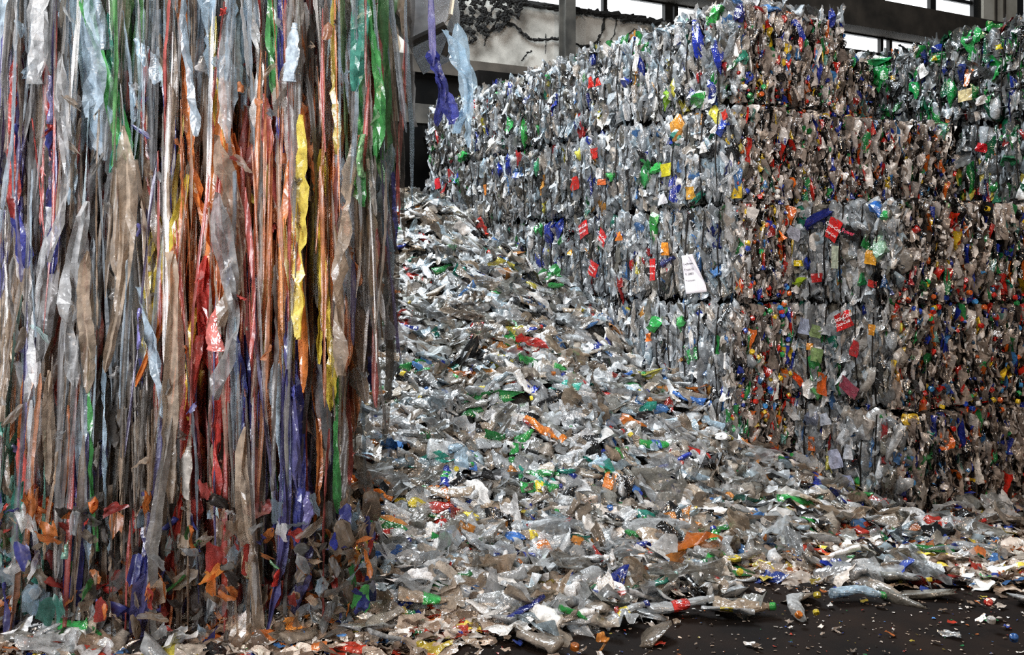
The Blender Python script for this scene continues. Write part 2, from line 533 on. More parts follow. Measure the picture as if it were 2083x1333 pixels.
# steel sections and dark plates low on the rear wall
b = MB(); b.uvbox(TW - .5, TW - .3, v_at(600), v_at(872), 3.72, 3.98)
o = tag(b.build('steel_beam', M_STEEL), 'grey steel beam running along the dark rear wall left of the bales', 'beam')
b2 = MB(); b2.uvbox(TW - .3, TW - .0, v_at(860), v_at(871), 3.6, 3.98); b2.build('bracket', M_DARK, o)
t_ = empty('switch_cabinet', P(TW - .15, v_at(1025), 3.95), TH)
tag(t_, 'sooty steel cabinet on the dark wall just above the far bales', 'cabinet')
b = MB(); b.box((-.55, -.12, 0), (.55, .12, .62)); b.build('body', M_LOWER, t_)
b = MB(); b.box((-.5, -.15, .06), (-.05, -.12, .55)); b.box((.05, -.15, .06), (.5, -.15 + .03, .55)); b.build('door', M_LOWER, t_)


def wall_pt(px, py, u=TW - .02):
    v = v_at(px, u); p = P(u, v); p.z = CAMZ + (HZ - py) * p.y / F_PX
    return p


def strand(pts, r, label, jitter=0.02):
    q = []
    for (a, bb) in zip(pts[:-1], pts[1:]):
        for k in range(6):
            t = k / 6
            q.append((a[0] + (bb[0] - a[0]) * t + random.gauss(0, .7), a[1] + (bb[1] - a[1]) * t + random.gauss(0, .7)))
    q.append(pts[-1])
    m = MB(); n = len(q)
    m.tube([wall_pt(x, y, TW - .05 - .02 * random.random()) for x, y in q], [r * (0.5 + random.random()) for _ in q], 5)
    return m, label


webs = [
    ([(1000, 62), (1030, 48), (1045, 50), (1066, 70), (1080, 80), (1095, 82), (1122, 78), (1142, 81)], .022, 'thick sooty cobweb rope sagging across the pale wall panel left of the column'),
    ([(1166, 88), (1185, 95), (1200, 94), (1215, 84), (1224, 66), (1230, 40), (1234, 20)], .020, 'sooty cobweb rope curving up to the window right of the column'),
    ([(1110, 68), (1111, 90), (1109, 110)], .008, 'short straight black cobweb thread hanging left of the steel column'),
    ([(1062, 124), (1072, 108), (1082, 104)], .012, 'small black cobweb scrap low on the pale panel'),
    ([(1230, 88), (1240, 86), (1250, 70), (1254, 45), (1252, 25)], .009, 'thin cobweb loop hanging below the window right of the thick rope'),
    ([(1254, 95), (1275, 72), (1290, 60), (1320, 58), (1345, 66)], .009, 'thin cobweb line climbing to the right above the bales'),
    ([(985, 92), (990, 75), (1000, 60), (1012, 40)], .012, 'thin cobweb hanging beside the black web cluster'),
    ([(1200, 96), (1208, 108), (1214, 96), (1220, 84)], .016, 'ragged cobweb flap under the curved rope'),
]
for pts, r, lab in webs:
    m, lab = strand(pts, r, lab)
    tag(m.build('cobweb', M_WEB), lab, 'cobweb', 'sooty cobwebs on the rear wall')
m = MB()
npts = [(random.uniform(922, 1062) - 0.0, random.uniform(-12, 95)) for _ in range(300)]
npts = [p for p in npts if p[1] < 92 - (p[0] - 925) * 0.42 + random.uniform(-16, 14)]
for i, p in enumerate(npts):
    near = sorted(npts, key=lambda q: (q[0] - p[0]) ** 2 + (q[1] - p[1]) ** 2)[1:4]
    for q in near:
        m.tube([wall_pt(*p, TW - .12), wall_pt((p[0] + q[0]) / 2 + random.gauss(0, 3), (p[1] + q[1]) / 2 + random.gauss(1, 3), TW - .16), wall_pt(*q, TW - .12)],
               [random.uniform(.004, .04), random.uniform(.003, .014), random.uniform(.004, .04)], 5)
tag(m.build('cobweb', M_WEB), 'dense black net of cobwebs in the upper corner beside the loader bucket', 'cobweb', 'sooty cobwebs on the rear wall')
m = MB()
for k in range(60):
    x = 1040 + 330 * k / 60 + random.uniform(-4, 4); y = 3 + (x - 1040) * .135
    m.tube([wall_pt(x + random.gauss(0, 9) + dx, y + random.gauss(0, 3) + dx * .13, TW - .08 - random.random() * .08) for dx in (-14, -5, 5, 14)], random.uniform(.012, .03), 5)
tag(m.build('cobweb', M_WEB), 'long dusty cobweb fringe along the sill under the window strip', 'cobweb', 'sooty cobwebs on the rear wall')

# loader bucket that tips the plastic out, high on the left
D = 6.3


def at(px, py, d): return Vector(((px - CX) / F_PX * d, d, CAMZ + (HZ - py) / F_PX * d))


t_ = empty('loader_bucket', at(800, 60, D))
tag(t_, 'tilted steel loader bucket with bright rim pouring plastic from above', 'bucket')
inv = t_.location.copy()
prof = [at(922, -60, D), at(921, 0, D), at(917, 30, D), at(906, 52, D), at(880, 66, D), at(850, 80, D), at(832, 90, D)]
sh = MB(); n0 = len(prof)
for s in (0.0, 1.3):
    for p in prof:
        q = p - inv + Vector((-.02 * s, s, 0.05 * s)); sh.v += [q, q + Vector((-.02, 0, .03))]
for i in range(n0 - 1):
    a, b_ = 2 * i, 2 * i + 2; c, d_ = a + 2 * n0, b_ + 2 * n0
    sh.f += [(a, b_, d_, c), (a + 1, c + 1, d_ + 1, b_ + 1), (a, a + 1, b_ + 1, b_), (c, d_, d_ + 1, c + 1)]
sh.build('shell', M_SHEET, t_)
sd = MB()
sd.v = [p - inv + Vector((0, .01, 0)) for p in prof] + [at(800, 60, D) - inv, at(790, -60, D) - inv]
sd.v += [q + Vector((0, .03, 0)) for q in sd.v]
k = len(sd.v) // 2
sd.f = [tuple(range(k)), tuple(reversed(range(k, 2 * k)))] + [(i, (i + 1) % k, (i + 1) % k + k, i + k) for i in range(k)]
sd.build('side_plate', M_SHEET, t_)
rim = MB(); rim.tube([p - inv for p in prof[:4]], .018, 8); rim.build('rim', M_RIM, t_)
lip = MB(); lip.tube([p - inv for p in prof[3:]], .03, 8); lip.build('cutting_edge', M_DARK, t_)
st = MB(); st.tube([at(920, 68, D) - inv, at(913, 90, D) - inv, at(903, 114, D) - inv], .022, 8)
st.tube([at(905, 62, D) - inv, at(920, 74, D) - inv, at(940, 104, D) - inv], .012, 8); st.build('strut', M_DARK, t_)
pl = MB()
pl.v = [at(x, y, D - .05) - inv for x, y in ((765, -20), (795, -20), (838, 42), (830, 58), (800, 20))]
pl.v += [q + Vector((0, .02, 0)) for q in pl.v]
pl.f = [(0, 1, 2, 3, 4), (9, 8, 7, 6, 5)] + [(i, (i + 1) % 5, (i + 1) % 5 + 5, i + 5) for i in range(5)]
pl.build('wear_plate', M_BEAM, t_)

# ------------------------------------------------------------------ bales
BL, BW, BH = 1.15, 1.20, 0.75
ORD = ['first', 'second', 'third', 'fourth', 'fifth', 'sixth', 'seventh', 'eighth', 'ninth', 'tenth', 'eleventh', 'twelfth']
BALES = []
loop_cache = {}


def strap_mesh(key, pts, r):
    if key not in loop_cache:
        m = MB(); m.tube(pts, r, 6, True)
        o = m.build('wire_tie', M_WIRE); loop_cache[key] = o
        return o, True
    o = loop_cache[key].copy(); COL.objects.link(o)
    return o, False


def make_bale(u0, v0, z0, L, Wd, label, strap=True, cut=True, pal_s=PAL_STRAP, pal_c=PAL_CUT, grid=False, top=False, dense=1.0):
    h = BH * 0.985
    root = empty('plastic_bale', P(u0 + L / 2, v0 + Wd / 2, z0), TH)
    root.rotation_euler = (random.gauss(0, .010), random.gauss(0, .010), TH + random.gauss(0, .008)); root.location.z += random.uniform(0, .015)
    tag(root, label, 'bale', 'wire tied bales of crushed plastic bottles in the wall')
    bt = Batch()
    hx, hy = Wd / 2, L / 2
    # dark packed core with worn, rounded edges
    bm = bmesh.new(); bmesh.ops.create_cube(bm, size=1)
    bmesh.ops.subdivide_edges(bm, edges=bm.edges[:], cuts=7, use_grid_fill=True)
    cv_ = np.array([q.co for q in bm.verts]); cf = np.array([[q.index for q in p.verts] for p in bm.faces]); bm.free()
    ax = np.abs(cv_ * 2); edge = np.sort(ax, 1)[:, 1:2]
    sc_ = np.array([Wd - .09, L - .09, h - .05])
    cv_ = cv_ * sc_ * (1 - 0.06 * edge ** 6) + np.array([0, 0, h / 2]) + rng.normal(size=cv_.shape) * .012
    bt.raw(cv_, cf, (*lin('24201c'), 0))
    if strap:
        n = int(250 * dense * L / 1.15)
        colw = L / 6
        y = -hy + colw * (rng.integers(0, 6, n) + .5 + rng.normal(size=n) * .22)
        sc = np.stack([uni(.05, .10, n), uni(.09, .20, n), uni(.14, .36, n)], 1)
        z = np.clip(uni(0, h, n), sc[:, 2] * .42 + .01, h - sc[:, 2] * .42 - .01) + np.abs(rng.normal(size=n)) * .018 * rng.choice([-1, 1], n)
        ph = ((y + hy) % colw) / colw
        bulge = .075 * np.sin(np.pi * ph) - .05
        edgez = np.minimum(z, h - z); bulge -= .05 * np.exp(-edgez / .06) + .05 * np.exp(-np.minimum(y + hy, hy - y) / .04)
        x = -hx + .03 - bulge + rng.normal(size=n) * .014
        pos = np.stack([x, y, z], 1)
        # long axis near vertical, flat against the face
        R = rots(rng.normal(size=n) * .22, rng.normal(size=n) * .16, rng.normal(size=n) * .4)
        bt.add(NUG2, pos, R, sc, pick(pal_s, n))
        n = int(200 * dense * L / 1.15)                 # small labels and torn film between
        y = -hy + colw * (rng.integers(0, 6, n) + .5 + rng.normal(size=n) * .2); z = uni(.05, h - .06, n)
        pos = np.stack([-hx - .02 + rng.normal(size=n) * .02, y, z], 1)
        R = rots(rng.normal(size=n) * .4, -np.pi / 2 + rng.normal(size=n) * .35, rng.normal(size=n) * .9)
        sc = np.stack([uni(.04, .20, n), uni(.03, .10, n), uni(.03, .07, n)], 1)
        bt.add(SHT, pos, R, sc, pick(pal_s, n))
    if cut:
        wave = rng.uniform(0, 6.28, 3)

        def layers(x): return np.sin(x * 41 + wave[0]) * .022 + np.sin(x * 97 + wave[1]) * .014 - .02
        n = int(520 * dense * Wd / 1.2)                 # flattened bottles seen on edge
        sc = np.stack([uni(.010, .036, n), uni(.05, .10, n), uni(.05, .22, n)], 1)
        big = rng.random(n) < .10
        sc[big, 0] *= 2.2
        x = uni(-hx, hx, n); z = np.clip(uni(0, h, n), sc[:, 2] * .42 + .01, h - sc[:, 2] * .42 - .025) + rng.normal(size=n) * .016
        rec_ = .07 * np.exp(-np.minimum(z, h - z) / .05) + .05 * np.exp(-np.minimum(x + hx, hx - x) / .03)
        pos = np.stack([x, -hy + .04 + layers(x) + rec_ + rng.normal(size=n) * .016, z], 1)
        R = rots(rng.normal(size=n) * .4, rng.normal(size=n) * .12, rng.normal(size=n) * .2)
        bt.add(NUG2, pos, R, sc, pick(pal_c, n))
        n = int(760 * dense * Wd / 1.2)                 # layers of film standing on edge between them
        sc = np.stack([uni(.05, .10, n), uni(.06, .24, n), uni(.04, .09, n)], 1)
        x = uni(-hx, hx, n); z = np.clip(uni(0, h, n), sc[:, 1] * .45 + .01, h - sc[:, 1] * .45 - .025) + rng.normal(size=n) * .014
        rec_ = .07 * np.exp(-np.minimum(z, h - z) / .05) + .05 * np.exp(-np.minimum(x + hx, hx - x) / .03)
        pos = np.stack([x, -hy + .03 + layers(x) + rec_ + rng.normal(size=n) * .016, z], 1)
        E = np.array([[0, 0, 1.], [1, 0, 0], [0, 1, 0]])        # sheet width into the bale, length upright, normal along the face
        R = np.einsum('nij,jk->nik', rots(rng.normal(size=n) * .55, rng.normal(size=n) * .14, rng.normal(size=n) * .2), E)
        bt.add(SHT, pos, R, sc, pick(pal_c, n))
        n = int(210 * dense * Wd / 1.2)                 # caps and chips, thicker near the bottom seam
        x = uni(-hx, hx, n); z = np.where(rng.random(n) < .6, np.abs(rng.normal(size=n)) * .10 + .02, uni(.02, h, n)); z = np.minimum(z, h)
        pos = np.stack([x, -hy + .005 + rng.normal(size=n) * .02, z], 1)
        R = rots(uni(0, 6.28, n), uni(0, 3, n), uni(0, 6.28, n))
        s0 = uni(.018, .034, n); sc = np.stack([s0, s0, s0 * uni(.4, .8, n)], 1)
        bt.add(CAPV, pos, R, sc, pick(PAL_CAP, n))
    if top:
        n = 90
        pos = np.stack([uni(-hx, hx * .3, n), uni(-hy, hy, n), h - .03 + np.abs(rng.normal(size=n)) * .02], 1)
        R = rots(uni(0, 6.28, n), rng.normal(size=n) * .4, rng.normal(size=n) * .4)
        sc = np.stack([uni(.1, .26, n), uni(.08, .16, n), uni(.04, .09, n)], 1)
        bt.add(NUG2, pos, R, sc, pick(pal_s, n))
        n = 60                                          # torn ends sticking out of the top edge
        pos = np.stack([-hx + uni(-.01, .12, n), uni(-hy, hy, n), h + uni(-.02, .05, n)], 1)
        if cut:
            k = n // 2; pos[:k, 0] = uni(-hx, hx, k); pos[:k, 1] = -hy + uni(-.01, .1, k)
        R = rots(uni(0, 6.28, n), np.pi / 2 + rng.normal(size=n) * .5, rng.normal(size=n) * .6)
        sc = np.stack([uni(.06, .16, n), uni(.03, .09, n), uni(.04, .08, n)], 1)
        bt.add(SHT, pos, R, sc, pick(pal_s, n))
    pk = bt.build('packed_plastic', M_PA, root); pk['kind'] = 'stuff'
    # wire ties: loops around x and z
    if strap:
        for k in range(1, 6):
            yk = -hy + L * k / 6 + random.uniform(-.015, .015)
            e = .012
            o, new = strap_mesh(('t', round(Wd, 2)), [(-hx - e - .015, 0, .03), (-hx - e - .045, 0, h * .5), (-hx - e - .015, 0, h - .03), (-hx + .05, 0, h + .004), (hx - .05, 0, h + .004), (hx + e, 0, h - .05), (hx + e, 0, .05), (hx - .05, 0, -.002), (-hx + .05, 0, -.002)], .0055)
            o.parent = root; o.location = (0, yk, 0); o.rotation_euler = (random.uniform(-.05, .05), 0, 0)
    if grid:
        for k in range(5):
            zk = h * (k + .6) / 5.2
            o, new = strap_mesh(('g', round(Wd, 2), round(L, 2)), [(-hx - .03, -hy - .02, 0), (-hx - .04, 0, .01), (-hx - .03, hy + .02, 0), (hx, hy + .02, 0), (hx, -hy - .02, 0)], .0052)
            o.parent = root; o.location = (0, 0, zk)
    rec = dict(root=root, u0=u0, v0=v0, z0=z0, L=L, W=Wd, strap=strap, cut=cut, grid=grid)
    BALES.append(rec)
    return rec


TIER = ['bottom tier', 'fourth tier', 'third tier', 'second tier', 'top tier']
# long row going back from the corner
vis = {0: 1, 1: 2, 2: 4, 3: 5, 4: 5}
for t in range(5):
    for i in range(vis[t]):
        where = 'at the front corner of the tall row' if i == 0 else '%s behind the corner' % ORD[i - 1].replace('first', 'next')
        if i == 4: where = 'at the far end of the tall row'
        make_bale(i * BL, rng.uniform(-.02, .02), t * BH, BL - .02, (1.08 if (t == 4 and i == 0) else BW), 'bale of crushed clear bottles, %s, %s' % (TIER[t], where),
                  True, i == 0, top=(t == 4))
# cut faces beside the corner, tiers two and up
make_bale(0.02, BW + .03, 3 * BH, BL - .02, 1.22, 'bale showing its striped cut side, second tier, right of the corner bale', False, True)
make_bale(.90, BW + .05, 4 * BH, BL - .02, 1.18, 'set back bale in the top tier between corner bale and green bales', False, True, top=True)
# the row that stands one bale further forward
UB = -0.99; VB = 0.577
for t in range(3):
    nm = ['bottom tier', 'middle tier', 'upper tier'][t]
    make_bale(UB, VB, t * BH, .98, .75, 'bale with strapped and cut sides, %s of the low front row, its corner' % nm, True, True, dense=1.0)
    make_bale(UB, VB + .76, t * BH, .98, 1.25, 'bale showing its cut side, %s of the low front row, right edge' % nm, False, True)
for t in range(3):
    make_bale(UB, VB + 2.03, t * BH, .98, 1.25, 'bale under the wire gridded bales, %s of the low front row' % ['bottom tier', 'middle tier', 'upper tier'][t], False, True, dense=.6)
# green bales with wire mesh far right
VC = 2.47
make_bale(-.08, VC, 4 * BH - .02, 1.10, 1.1, 'green speckled bale tied with a wire grid, top tier, below the windows', True, False, PAL_GREEN, PAL_CUT, True, True)
make_bale(-1.20, VC - .02, 4 * BH - .02, 1.10, 1.1, 'wire gridded clear bale, top tier, at the right edge', True, False, PAL_GREEN, PAL_CUT, True, True)
make_bale(-1.22, VC + .01, 3 * BH, 1.20, 1.1, 'dark shaded bale of clear bottles, second tier, under the wire gridded bales', True, False, PAL_GREEN, PAL_CUT, False)


def hit_bale(px, py, face):
    """where the sight line through a pixel meets a bale's strapped ('s') or cut ('c') face"""
    dx, dy, dz = (px - CX) / F_PX, 1.0, (HZ - py) / F_PX
    best = None
    for r in BALES:
        if not r['strap' if face == 's' else 'cut']: continue
        # ray in (u,v): origin -A rotated
        ou = -(-ST * AX + CT * AY); ov = -(CT * AX + ST * AY)
        du = -ST * dx + CT * dy; dv = CT * dx + ST * dy
        t = (r['v0'] - ov) / dv if face == 's' else (r['u0'] - ou) / du
        if t <= 0: continue
        u, v, z = ou + du * t, ov + dv * t, CAMZ + dz * t
        if not (r['z0'] <= z <= r['z0'] + BH): continue
        if face == 's' and not (r['u0'] <= u <= r['u0'] + r['L']): continue
        if face == 'c' and not (r['v0'] <= v <= r['v0'] + r['W']): continue
        if best is None or t < best[0]:
            best = (t, r, (v - r['v0'] - r['W'] / 2, u - r['u0'] - r['L'] / 2, z - r['z0']))
    return best


part_meshes = {}


def shape_mesh(key, v, f, mat):
    if key not in part_meshes:
        me = bpy.data.meshes.new(key); me.from_pydata(v.tolist(), [], f.tolist()); me.materials.append(mat); me.update()
        part_meshes[key] = me
    return part_meshes[key]


def part(name, me, root, loc, rot, scale, color=None):
    o = bpy.data.objects.new(name, me); COL.objects.link(o); o.parent = root
    o.location = loc; o.rotation_euler = rot; o.scale = scale
    if color is not None: o.color = color
    return o


def put(px, py, face, kind, hexc, wpx, hpx, ang=0.0, alpha=.3, name=None):
    """a single recognisable piece bedded in a bale face"""
    h = hit_bale(px, py, face)
    if not h: return None
    t, r, (x, y, z) = h
    k = t / F_PX                                  # metres per pixel, along the face the width is foreshortened
    fw = 0.75 if face == 's' else 0.9
    W_, H_ = wpx * k / fw, hpx * k
    col = (*lin(hexc), alpha)
    if kind == 'bottle':
        i = random.randrange(len(NUG2)); me = shape_mesh('crushed%d' % i, *NUG2[i], M_PO)
        if face == 's': loc, rot, sc = (-r['W'] / 2 - .035, y, z), (ang, 0, 0), (.11, W_, H_)
        else: loc, rot, sc = (x, -r['L'] / 2 - .02, z), (0, -ang, 0), (W_, .10, H_)
        return part(name or 'crushed_bottle', me, r['root'], loc, rot, sc, col)
    if kind == 'label':
        i = random.randrange(len(SHT)); me = shape_mesh('labelsheet%d' % i, *flat_label(700 + i), M_PO)
        if face == 's': loc, rot, sc = (-r['W'] / 2 - .085, y, z), (ang, 0, 0), (W_, H_, .12)
        else: loc, rot, sc = (x, -r['L'] / 2 - .06, z), (0, -ang, 0), (W_, H_, .12)
        o = part(name or 'bottle_label', me, r['root'], loc, rot, sc, col)
        # sheet lies in its own xy plane: stand it up against the face
        o.rotation_mode = 'QUATERNION'
        base = Matrix(((0, 0, -1), (-1, 0, 0), (0, 1, 0))) if face == 's' else Matrix(((1, 0, 0), (0, 0, -1), (0, 1, 0)))
        spin = Matrix.Rotation(ang, 3, 'Z')
        o.rotation_quaternion = (base @ spin).to_quaternion()
        return o
    if kind == 'cap':
        me = shape_mesh('capmesh', *CAPV[0], M_PO)
        loc = (-r['W'] / 2 - .05, y, z) if face == 's' else (x, -r['L'] / 2 - .04, z)
        return part('bottle_cap', me, r['root'], loc, (random.uniform(0, 3), random.uniform(0, 3), 0), (.04, .04, .026), col)


def lettering(o, lines, size, mat, shear=0.0, off=.05, name='lettering'):
    """raised print on a label or sheet part (its own mesh)"""
    for (txt, x, y, s) in lines:
        cu = bpy.data.curves.new(name, 'FONT'); cu.body = txt; cu.size = size * s; cu.align_x = 'CENTER'; cu.align_y = 'CENTER'; cu.shear = shear
        cu.extrude = .001; cu.resolution_u = 2
        t = bpy.data.objects.new(name, cu); COL.objects.link(t)
        dg = bpy.context.evaluated_depsgraph_get()
        me = bpy.data.meshes.new_from_object(t.evaluated_get(dg)); bpy.data.objects.remove(t)
        me.materials.clear(); me.materials.append(mat)
        q = bpy.data.objects.new(name, me); COL.objects.link(q); q.parent = o
        sx, sy, sz = o.scale
        q.location = (x, y, off / max(sz, 1e-6)); q.scale = (1 / sx, 1 / sy, 1 / sz)


B_, L_ = 'bottle', 'label'
for a in [
    (1430, 85, 's', B_, '1b2f9c', 26, 95, -.25), (1473, 120, 's', B_, '18298a', 26, 78, -.3), (1316, 225, 's', B_, '1a2c96', 26, 62, -.3), (1471, 32, 's', B_, '35a648', 34, 36, -.2),
    (1432, 205, 's', B_, '2f8a38', 44, 36, .2), (1365, 208, 's', B_, '8fc02f', 20, 42, .2), (1283, 171, 's', B_, '1f3598', 30, 24, .1), (1219, 198, 's', B_, '0d0d0e', 17, 42, .1),
    (1318, 120, 's', B_, '0e0d0d', 26, 90, -.1), (1072, 278, 's', B_, '3aa84a', 25, 62, -.1), (1019, 197, 's', B_, '32b356', 16, 20, 0), (1107, 372, 's', B_, '0d0d0d', 22, 44, 0),
    (1320, 362, 's', B_, '35954a', 34, 54, .1), (1325, 396, 's', B_, '0d0c0c', 34, 24, .1), (1340, 468, 's', B_, '35a040', 30, 66, -.1), (1345, 345, 's', B_, '3aa34c', 40, 24, 0),
    (1130, 478, 's', B_, '1c2f90', 24, 60, .1), (1148, 470, 's', B_, '24389a', 16, 50, .3), (1215, 175, 's', L_, 'c4261f', 14, 22, .2), (1230, 174, 's', L_, 'd02a20', 12, 16, .2),
    (1226, 314, 's', L_, 'bf2f28', 20, 22, 0), (1185, 375, 's', L_, 'd22a20', 20, 26, .2), (1240, 372, 's', L_, 'e0703a', 18, 12, 0), (1275, 482, 's', L_, 'e8802a', 16, 18, .1),
    (1369, 510, 's', L_, 'df8a2c', 14, 26, .0), (1372, 348, 's', L_, 'cfc52f', 24, 26, .1), (1363, 408, 's', L_, 'e4e4ea', 20, 22, .2), (1368, 532, 's', B_, '151f5a', 34, 26, -.4),
    (1150, 55 + 310, 's', L_, 'd8d6d0', 12, 26, .2), (1420, 395, 's', L_, 'c9922e', 24, 26, .0), (1345, 640 + 20, 's', B_, '2e9a48', 40, 36, .1), (1395, 655, 's', B_, '3ea050', 20, 30, .1),
    (1415, 722, 's', B_, '178a3a', 34, 40, .2), (1336, 685, 's', L_, 'e0702a', 16, 16, .2), (1440, 310, 's', B_, '0e0e0d', 32, 42, .1), (1445, 303, 's', L_, 'dcdad4', 14, 22, .1),
    (1382, 285, 's', B_, '4e9a8a', 26, 40, .2), (1480, 262, 's', B_, '2a45a8', 22, 40, .2), (1490, 236, 's', L_, 'd83a2c', 16, 18, .2), (1250, 62 + 300, 's', B_, '3b9a4a', 22, 22, 0),
    (1540, 180, 's', B_, '1f8a66', 16, 30, .2), (905, 372, 's', L_, 'd02f38', 14, 22, .2), (940, 370, 's', B_, '2f9a55', 22, 26, 0), (1025, 345, 's', B_, '1d2f9a', 24, 34, .2),
    (1055, 365, 's', B_, '6878b8', 26, 20, 0), (1100, 345, 's', B_, '3d9a6a', 14, 40, 0), (1003, 385, 's', L_, 'e08a3a', 10, 22, 0), (948, 322, 's', B_, '2f9a48', 22, 26, .1),
    # front row, strapped side
    (1675, 446, 's', B_, '14226e', 64, 30, -.35), (1790, 428, 's', B_, '2a6cc0', 22, 40, -.35), (1808, 440, 's', B_, '3aa85a', 14, 22, 0), (1636, 577, 's', B_, 'a8c82a', 34, 20, -.2),
    (1630, 478, 's', L_, 'c4c6d4', 26, 26, -.3), (1640, 538, 's', L_, 'd8c02a', 14, 12, 0), (1788, 525, 's', L_, 'dfa030', 18, 28, -.1), (1800, 505, 's', B_, '8fb49a', 24, 56, -.3),
    (1715, 525, 's', L_, 'b9bfa8', 18, 46, -.1), (1679, 567, 's', L_, 'b22222', 22, 18, .1), (1790, 578, 's', L_, 'c02a24', 20, 14, -.2), (1762, 570, 's', B_, '1f7a42', 12, 30, 0),
    (1650, 540, 's', B_, '2a3c9a', 20, 30, 0), (1689, 782, 's', L_, 'd85f20', 22, 42, -.2), (1670, 800, 's', B_, '4f9a52', 24, 24, 0), (1677, 675, 's', L_, '8aa06a', 20, 26, -.1),
    (1680, 724, 's', L_, '86a268', 24, 28, -.1), (1653, 664, 's', L_, 'aab4cc', 22, 32, -.2), (1744, 790, 's', L_, '8a3a4a', 40, 26, -.5), (1640, 772, 's', L_, 'e0501f', 24, 14, -.6),
    (1794, 676, 's', L_, 'e09a30', 12, 22, -.1), (1757, 712, 's', L_, 'b02024', 14, 34, -.2), (1666, 706, 's', L_, 'd8902f', 10, 14, 0), (1806, 760, 's', B_, '0c0c0d', 22, 100, .1),
    (1712, 935, 's', L_, 'b9c0da', 24, 38, .4), (1737, 920, 's', L_, 'c9cfd8', 16, 30, .0), (1655, 855, 's', B_, '8f98b0', 30, 40, 0), (1690, 855, 's', L_, 'c4ccda', 20, 24, .3),
    (1740, 985, 's', L_, 'aab4d8', 20, 34, .3), (1665, 905, 's', L_, 'c8642a', 10, 28, .0), (1760, 860, 's', B_, 'a49a90', 50, 60, 0),
    # cut sides
    (1870, 940, 'c', B_, '3f7a4a', 34, 44, 0), (2005, 1015, 'c', B_, '1f8a34', 20, 44, 0), (1880, 880, 'c', B_, '2a9a86', 16, 18, 0), (2043, 578, 'c', B_, '2f9a82', 12, 28, 0),
    (1840, 560, 'c', L_, 'b32430', 14, 40, -.2), (1915, 560, 'c', L_, 'c82a28', 22, 26, 0), (1925, 677, 'c', B_, '2338a0', 22, 26, 0), (1545, 680, 'c', B_, '2234a8', 14, 44, 0),
    (1760, 268, 'c', L_, 'c42420', 22, 30, .3), (1893, 735, 'c', B_, '0b0a0a', 20, 60, 0), (1940, 790, 'c', B_, '0b0a0a', 16, 40, 0), (1660, 150, 'c', B_, '1f3098', 14, 70, 0),
    (1645, 65, 'c', B_, '2e9a62', 12, 20, 0), (1688, 42, 'c', B_, '26348a', 12, 40, 0), (1620, 95, 'c', L_, 'c83a3a', 8, 34, 0), (1545, 275, 'c', B_, 'c8b8a8', 30, 30, 0),
    (1642, 270, 'c', B_, '1f6a30', 16, 14, 0), (1950, 710, 'c', B_, '0b0a0a', 14, 60, 0), (2010, 505, 'c', B_, '0c0b0b', 10, 90, 0), (1850, 465, 'c', B_, '0c0b0b', 24, 70, .2),
    (1505, 30, 'c', B_, '22246a', 12, 40, 0), (1510, 120, 'c', B_, '2a8a70', 18, 30, 0),
    # green bales
    (1800, 160, 's', B_, '178a3e', 30, 60, .1), (1795, 125, 's', B_, '2f9a5a', 50, 22, 0), (1870, 185, 's', B_, '1c9048', 22, 40, 0), (1945, 190, 's', B_, '177a38', 22, 70, 0),
    (1995, 78, 's', B_, '1f9a48', 24, 30, -.5), (1925, 50, 's', B_, '2fa85a', 24, 18, -.6), (1968, 78, 's', L_, 'd89a3a', 22, 24, -.3), (1892, 148, 's', L_, 'e4e2de', 16, 26, .5),
    (2043, 102, 's', L_, 'd8c82a', 12, 10, 0), (1917, 122, 's', L_, 'd8b82a', 8, 10, 0), (1831, 160, 's', L_, 'd8a82a', 8, 8, 0), (1860, 60, 's', B_, 'dfe3e6', 44, 24, -.3),
    (2060, 42, 's', L_, 'c8283a', 18, 12, -.3), (2010, 305, 's', L_, 'c01f28', 18, 18, -.2), (2008, 210, 's', L_, 'd8d4d0', 18, 16, .3), (2060, 330, 's', B_, '1f5a3a', 30, 30, 0),
    (1965, 155, 's', B_, '22306a', 20, 40, -.3), (1975, 200, 's', L_, 'cbb98a', 26, 24, 0),
]:
    put(*a)
for _ in range(150):                             # loose caps showing on the cut sides
    px = random.choice([random.uniform(1510, 1600), random.uniform(1840, 2080), random.uniform(1840, 2080)])
    py = random.choice([random.gauss(195, 12), random.gauss(395, 14), random.gauss(600, 16), random.gauss(640, 20), random.gauss(815, 18), random.uniform(420, 600), random.uniform(650, 1000)])
    c = random.choice(['d02a1c', 'e0661c', '2246b0', '3f8fd0', 'e8e4de', 'e0be2a', '2ea055', 'd02a1c'])
    put(px, py, 'c', 'cap', c, 0, 0, alpha=0)

CC = 'Coca-Cola'
for (px, py, w_, h_, an, txt) in [(1201, 470, 30, 30, .28, CC), (1241, 485, 26, 26, -.6, CC), (1222, 548, 22, 30, -.5, CC), (1343, 552, 18, 44, 0, CC), (1712, 470, 26, 44, -.5, CC), (1735, 655, 34, 34, .35, CC)]:
    o = put(px, py, 's', 'label', 'cf1f1f', w_, h_, an, 0)
    if o:
        lettering(o, [(txt, 0, .16, 1.0), (txt, 0, -.18, .7)], min(w_, h_) / 30 * .043, M_WHITE, .3, .018)
o = put(1750, 477, 's', 'label', '0d0b0b', 28, 28, -.3, 0)
if o: lettering(o, [('Power', 0, .1, 1.0)], .045, simple('pink_print', lin('d03a58')), .2)

